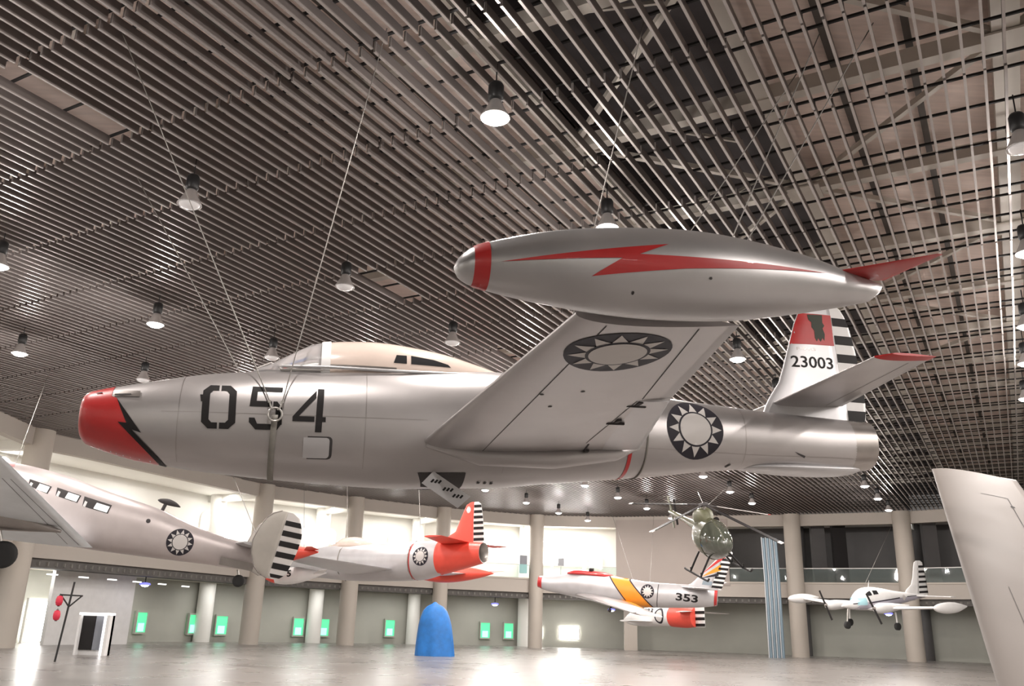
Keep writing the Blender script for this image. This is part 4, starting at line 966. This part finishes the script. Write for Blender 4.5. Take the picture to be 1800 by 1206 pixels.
# wing of a further aircraft at the right of the view; its body hangs beyond the frame
wingm = mat('beige wing paint', (.26, .23, .21), .6, 0, .05, .5)
def build_near_wing():
    o = Vector((7.81,15.87,2.95+EYE)); r = Vector((5.54,10.49,.09+EYE)); sp = (r - o).normalized()      # leading edge, tip to root
    te = Vector((9.22,15.87,2.94+EYE)); ch = te - o; ch = (ch - sp*ch.dot(sp)).normalized(); nz = sp.cross(ch)
    M = Matrix((ch, sp, nz)).transposed().to_4x4(); M.translation = o
    if M.to_3x3().determinant() < 0: M = Matrix((ch, sp, -nz)).transposed().to_4x4(); M.translation = o
    t = empty('aircraft_wing_and_body', M); t.name = 'transport_aircraft'
    tag(t, 'long beige wing slanting down at the right with thin aileron lines', 'aircraft')
    L = (r - o).length; sg = 1 if (M.to_3x3() @ Vector((0,0,1))).z > 0 else -1
    b = MB(); w = Wing((.01,1.36,-.03,0,.03),(0.0,1.38,.06,0,.11)); w.loft(b, wingm, 2); w = Wing((0,1.38,.06,0,.11),(-.05,1.70,L+2.0,0,.13)); w.loft(b, wingm, 6)
    for s2 in (-1, 1):
        F = w.skin(s2)
        mark(b, [[(.62,1.35),(1.02,1.35),(1.02,1.37),(.62,1.37)], [(1.02,1.35),(1.03,3.3),(1.04,3.3),(1.03,1.35)], [(1.08,4.2),(1.12,6.0),(1.135,6.0),(1.095,4.2)], [(.42,5.3),(.42,9.0),(.425,9.0),(.425,5.3)]], F, gapdark, .5, .004)
        for x, y in ((1.03,1.8),(1.03,3.0),(1.09,4.6)): mark(b, [disc(x, y, .035, .05, 10)], F, gapdark, .5, .006)
    b.build('wing', t)
    b = MB(); y0 = L + 2.3
    Hh = Hull([(-.7,.0),(-.4,.28),(.2,.45),(1.5,.48),(4.0,.3),(5,.1)], [(-.7,-.05),(-.4,-.3),(.2,-.45),(1.5,-.45),(4.0,-.15),(5,0)], 1, 2.2, y0); Hh.loft(b, wingm, -.7, 5, .2, 32); b.build('fuselage', t)
build_near_wing()
# drop tank seen behind the oval fin
t = empty('drop_tank', frame([-9.1,34.2,1.42,.02,-.12,.0])); tag(t, 'white drop tank with red nose and black 5 behind the oval striped fin', 'fuel tank')
H = Hull([(0,.02),(.25,.18),(.7,.32),(1.2,.33),(1.6,.22),(2.3,.02)], [(0,-.02),(.25,-.16),(.7,-.27),(1.2,-.27),(1.6,-.2),(2.3,0)], 1, 2.0); b = MB(); H.loft(b, redo, 0, .35, .05, 24, True, False); H.loft(b, whitep, .35, 2.3, .1, 24, False, True)
text(b, '5', .86, 1.02, -.02, .22, H.side(-1), blackp, .008, .03, .1); b.build('tank_body', t)
b = MB(); Wing((1.7,.5,0,0,.08),(2.1,.3,-.5,.1,.08)).loft(b, whitep, 2); b.build('tank_fin', t)
cable(Vector((-7.7,34.2,1.72+EYE+.3)), at_ceiling(535, 820), 'thin cable above the white drop tank', .01)
# ------------------------------------------------------------------ small things in the galleries and below
def spot(u, v, off, m=None):
    r, zz = bearing(u, v); q, d = wall_hit(r, off); return Vector((q.x, q.y, EYE + zz*q.y)), d
for u, v, lab in ((255,1027,'blue white spotlight under the gallery beside the white partition'),(870,1062,'blue white spotlight under the gallery below the red drop tank'),(1075,1072,'blue white spotlight under the gallery below the orange band jet'),(1562,1079,'blue white spotlight behind the white twin aircraft')):
    p, d = spot(u, v, .9); t = empty('spotlight', loc=p); tag(t, lab, 'lamp', 'blue white spotlights under the gallery')
    b = MB(); b.lathe([(.02,.10),(.26,.06),(.30,-.03),(.22,-.05)], (0,0,0), blueviolet, 16); b.tube([(0,0,.08),(0,0,max(.15, 3.62-p.z))], .03, blackp, 6); b.build('housing', t)  # housing glows violet in place of the halo around the lamp
    b = MB(); b.lathe([(.22,-.05),(.15,-.12),(.01,-.15)], (0,0,0), bluelamp, 16); b.build('lens', t)
tubem = mat('soffit tube light', (1,1,1), .4, emit=(1,1,.96), estr=2.2)
for u, v in ((92,1010),(147,1015),(197,1019),(241,1023),(285,1027),(326,1031)):
    r, zz = bearing(u, v); q, d = wall_hit(r, .12); z = EYE + zz*q.y
    b = MB(); b.bar((q.x-d.x*.28, q.y-d.y*.28, z), (q.x+d.x*.28, q.y+d.y*.28, z), .08, .06, tubem); o = b.build('tube_light'); tag(o, 'short white tube light under the left gallery edge', 'lamp', 'tube lights under the left gallery edge')
# red lanterns on their black post
t = empty('lantern_post', loc=(-15.05,31.4,0)); tag(t, 'black post with T shaped bracket carrying red lanterns before the white partition', 'lantern post')
b = MB(); b.tube([(-.12,0,0),(.08,0,2.62)], .035, blackiron, 8); b.build('post', t)
b = MB(); b.bar((-.34,0,2.18),(.44,0,2.16),.06,.05,blackiron); b.bar((-.30,0,2.16),(.02,0,1.80),.04,.04,blackiron); b.bar((.40,0,2.14),(.04,0,1.80),.04,.04,blackiron); b.build('bracket', t)
for z, lab in ((1.98,'upper red lantern hanging on the black bracket post'),(1.50,'lower red lantern hanging on the black bracket post')):
    t = empty('red_lantern', loc=(-15.35,31.33,z)); tag(t, lab, 'lantern')
    b = MB(); b.lathe([(.03,.17),(.09,.14),(.115,.05),(.115,-.05),(.09,-.14),(.03,-.17)], (0,0,0), lantern, 16); b.build('lantern_body', t)
    b = MB(); b.lathe([(.0,.19),(.04,.19),(.04,.165)], (0,0,0), blackiron, 10); b.tube([(0,0,.18),(0,0,.24)], .006, blackiron, 5); b.lathe([(.04,-.165),(.04,-.19),(0,-.19)], (0,0,0), blackiron, 10); b.build('cap', t)
# white display booth
t = empty('display_booth', loc=(-16.5,36.8,0)); tag(t, 'white framed display booth with dark and grey screens before the partition', 'display booth')
b = MB(); b.box((-.62,0,0),(-.54,.5,1.62),whitep); b.box((.50,0,0),(.62,.5,1.62),whitep); b.box((-.62,0,1.54),(.62,.5,1.62),mat('lit booth top', (1,1,1), .4, emit=(1,.97,.95), estr=2.5)); b.box((-.62,.3,0),(.62,.5,1.54),whitep); b.build('booth_frame', t)
b = MB(); b.box((-.54,.2,.2),(-.02,.29,1.5),blackp); b.build('dark_screen', t)
b = MB(); b.box((0,.2,.2),(.30,.29,1.5),screen); b.build('grey_screen', t)
b = MB(); b.box((.32,.2,0),(.5,.29,1.5),mat('lit booth side', (1,1,1), .4, emit=(1,.97,.97), estr=2.0)); b.build('light_panel', t)
# blue tarpaulin over something tall
b = MB(); n = 48; rs = []
for z, r in ((0,.98),(.5,.95),(1.0,.90),(1.5,.84),(1.9,.74),(2.2,.62),(2.42,.42),(2.55,.16),(2.64,.05)):
    rs.append([Vector((r*math.cos(2*math.pi*j/n)*(1+.06*math.sin(9*2*math.pi*j/n)*(1-z/2.8)) - .10*(z/2.6), r*.7*math.sin(2*math.pi*j/n)*(1+.06*math.sin(7*2*math.pi*j/n)*(1-z/2.8)), z)) for j in range(n)])
b.rings(rs, bluecloth, True, False, True); o = b.build('tarpaulin'); o.location = (-3.5,47.05,0); tag(o, 'bright blue tarpaulin draped over a tall covered exhibit', 'tarpaulin')
# bundle of blue grey pipes before the right gallery
t = empty('pipe_bundle', loc=(18.35,61.5,0)); tag(t, 'tall bundle of blue grey and pale pipes before the dark right gallery', 'pipes')
for i in range(4):
    b = MB(); b.tube([(-.42+i*.28,0,0),(-.42+i*.28,0,5.2),(-.42+i*.28-.06,0,7.85)], .105, pipeblue, 14); b.build('pipe', t)
for i in range(4):
    b = MB(); b.tube([(-.56+i*.28,-.06,0),(-.56+i*.28,-.06,5.2),(-.56+i*.28-.06,-.06,7.9)], .035, pipewhite, 8); b.build('thin_pipe', t)
# boards on the gallery railing
for u, v, w, h, a_, b_, lab, nm in ((920,992,.62,1.35,screen,teal,'small board with dark top and teal base on the gallery railing','information_board'),(986,988,.5,.6,screen,screen,'small grey screen against the glowing gallery window','wall_screen')):
    r, zz = bearing(u, v); q, d = wall_hit(r, -.12 if nm[0] == 'i' else 2.5); z = EYE + zz*q.y
    M = Matrix.Translation((q.x, q.y, z)) @ Matrix.Rotation(math.atan2(d.y, d.x), 4, 'Z')
    t = empty(nm, M); tag(t, lab, 'board')
    b = MB(); b.box((-w/2,-.03,0),(w/2,.03,h/2),a_); b.build('upper_panel', t)
    b = MB(); b.box((-w/2,-.03,-h/2),(w/2,.03,0),b_); b.build('lower_panel', t)
    if nm[0] == 'w': b = MB(); b.tube([(0,0,-h/2),(0,0,GAL-z)], .03, railm, 6); b.build('stand', t)
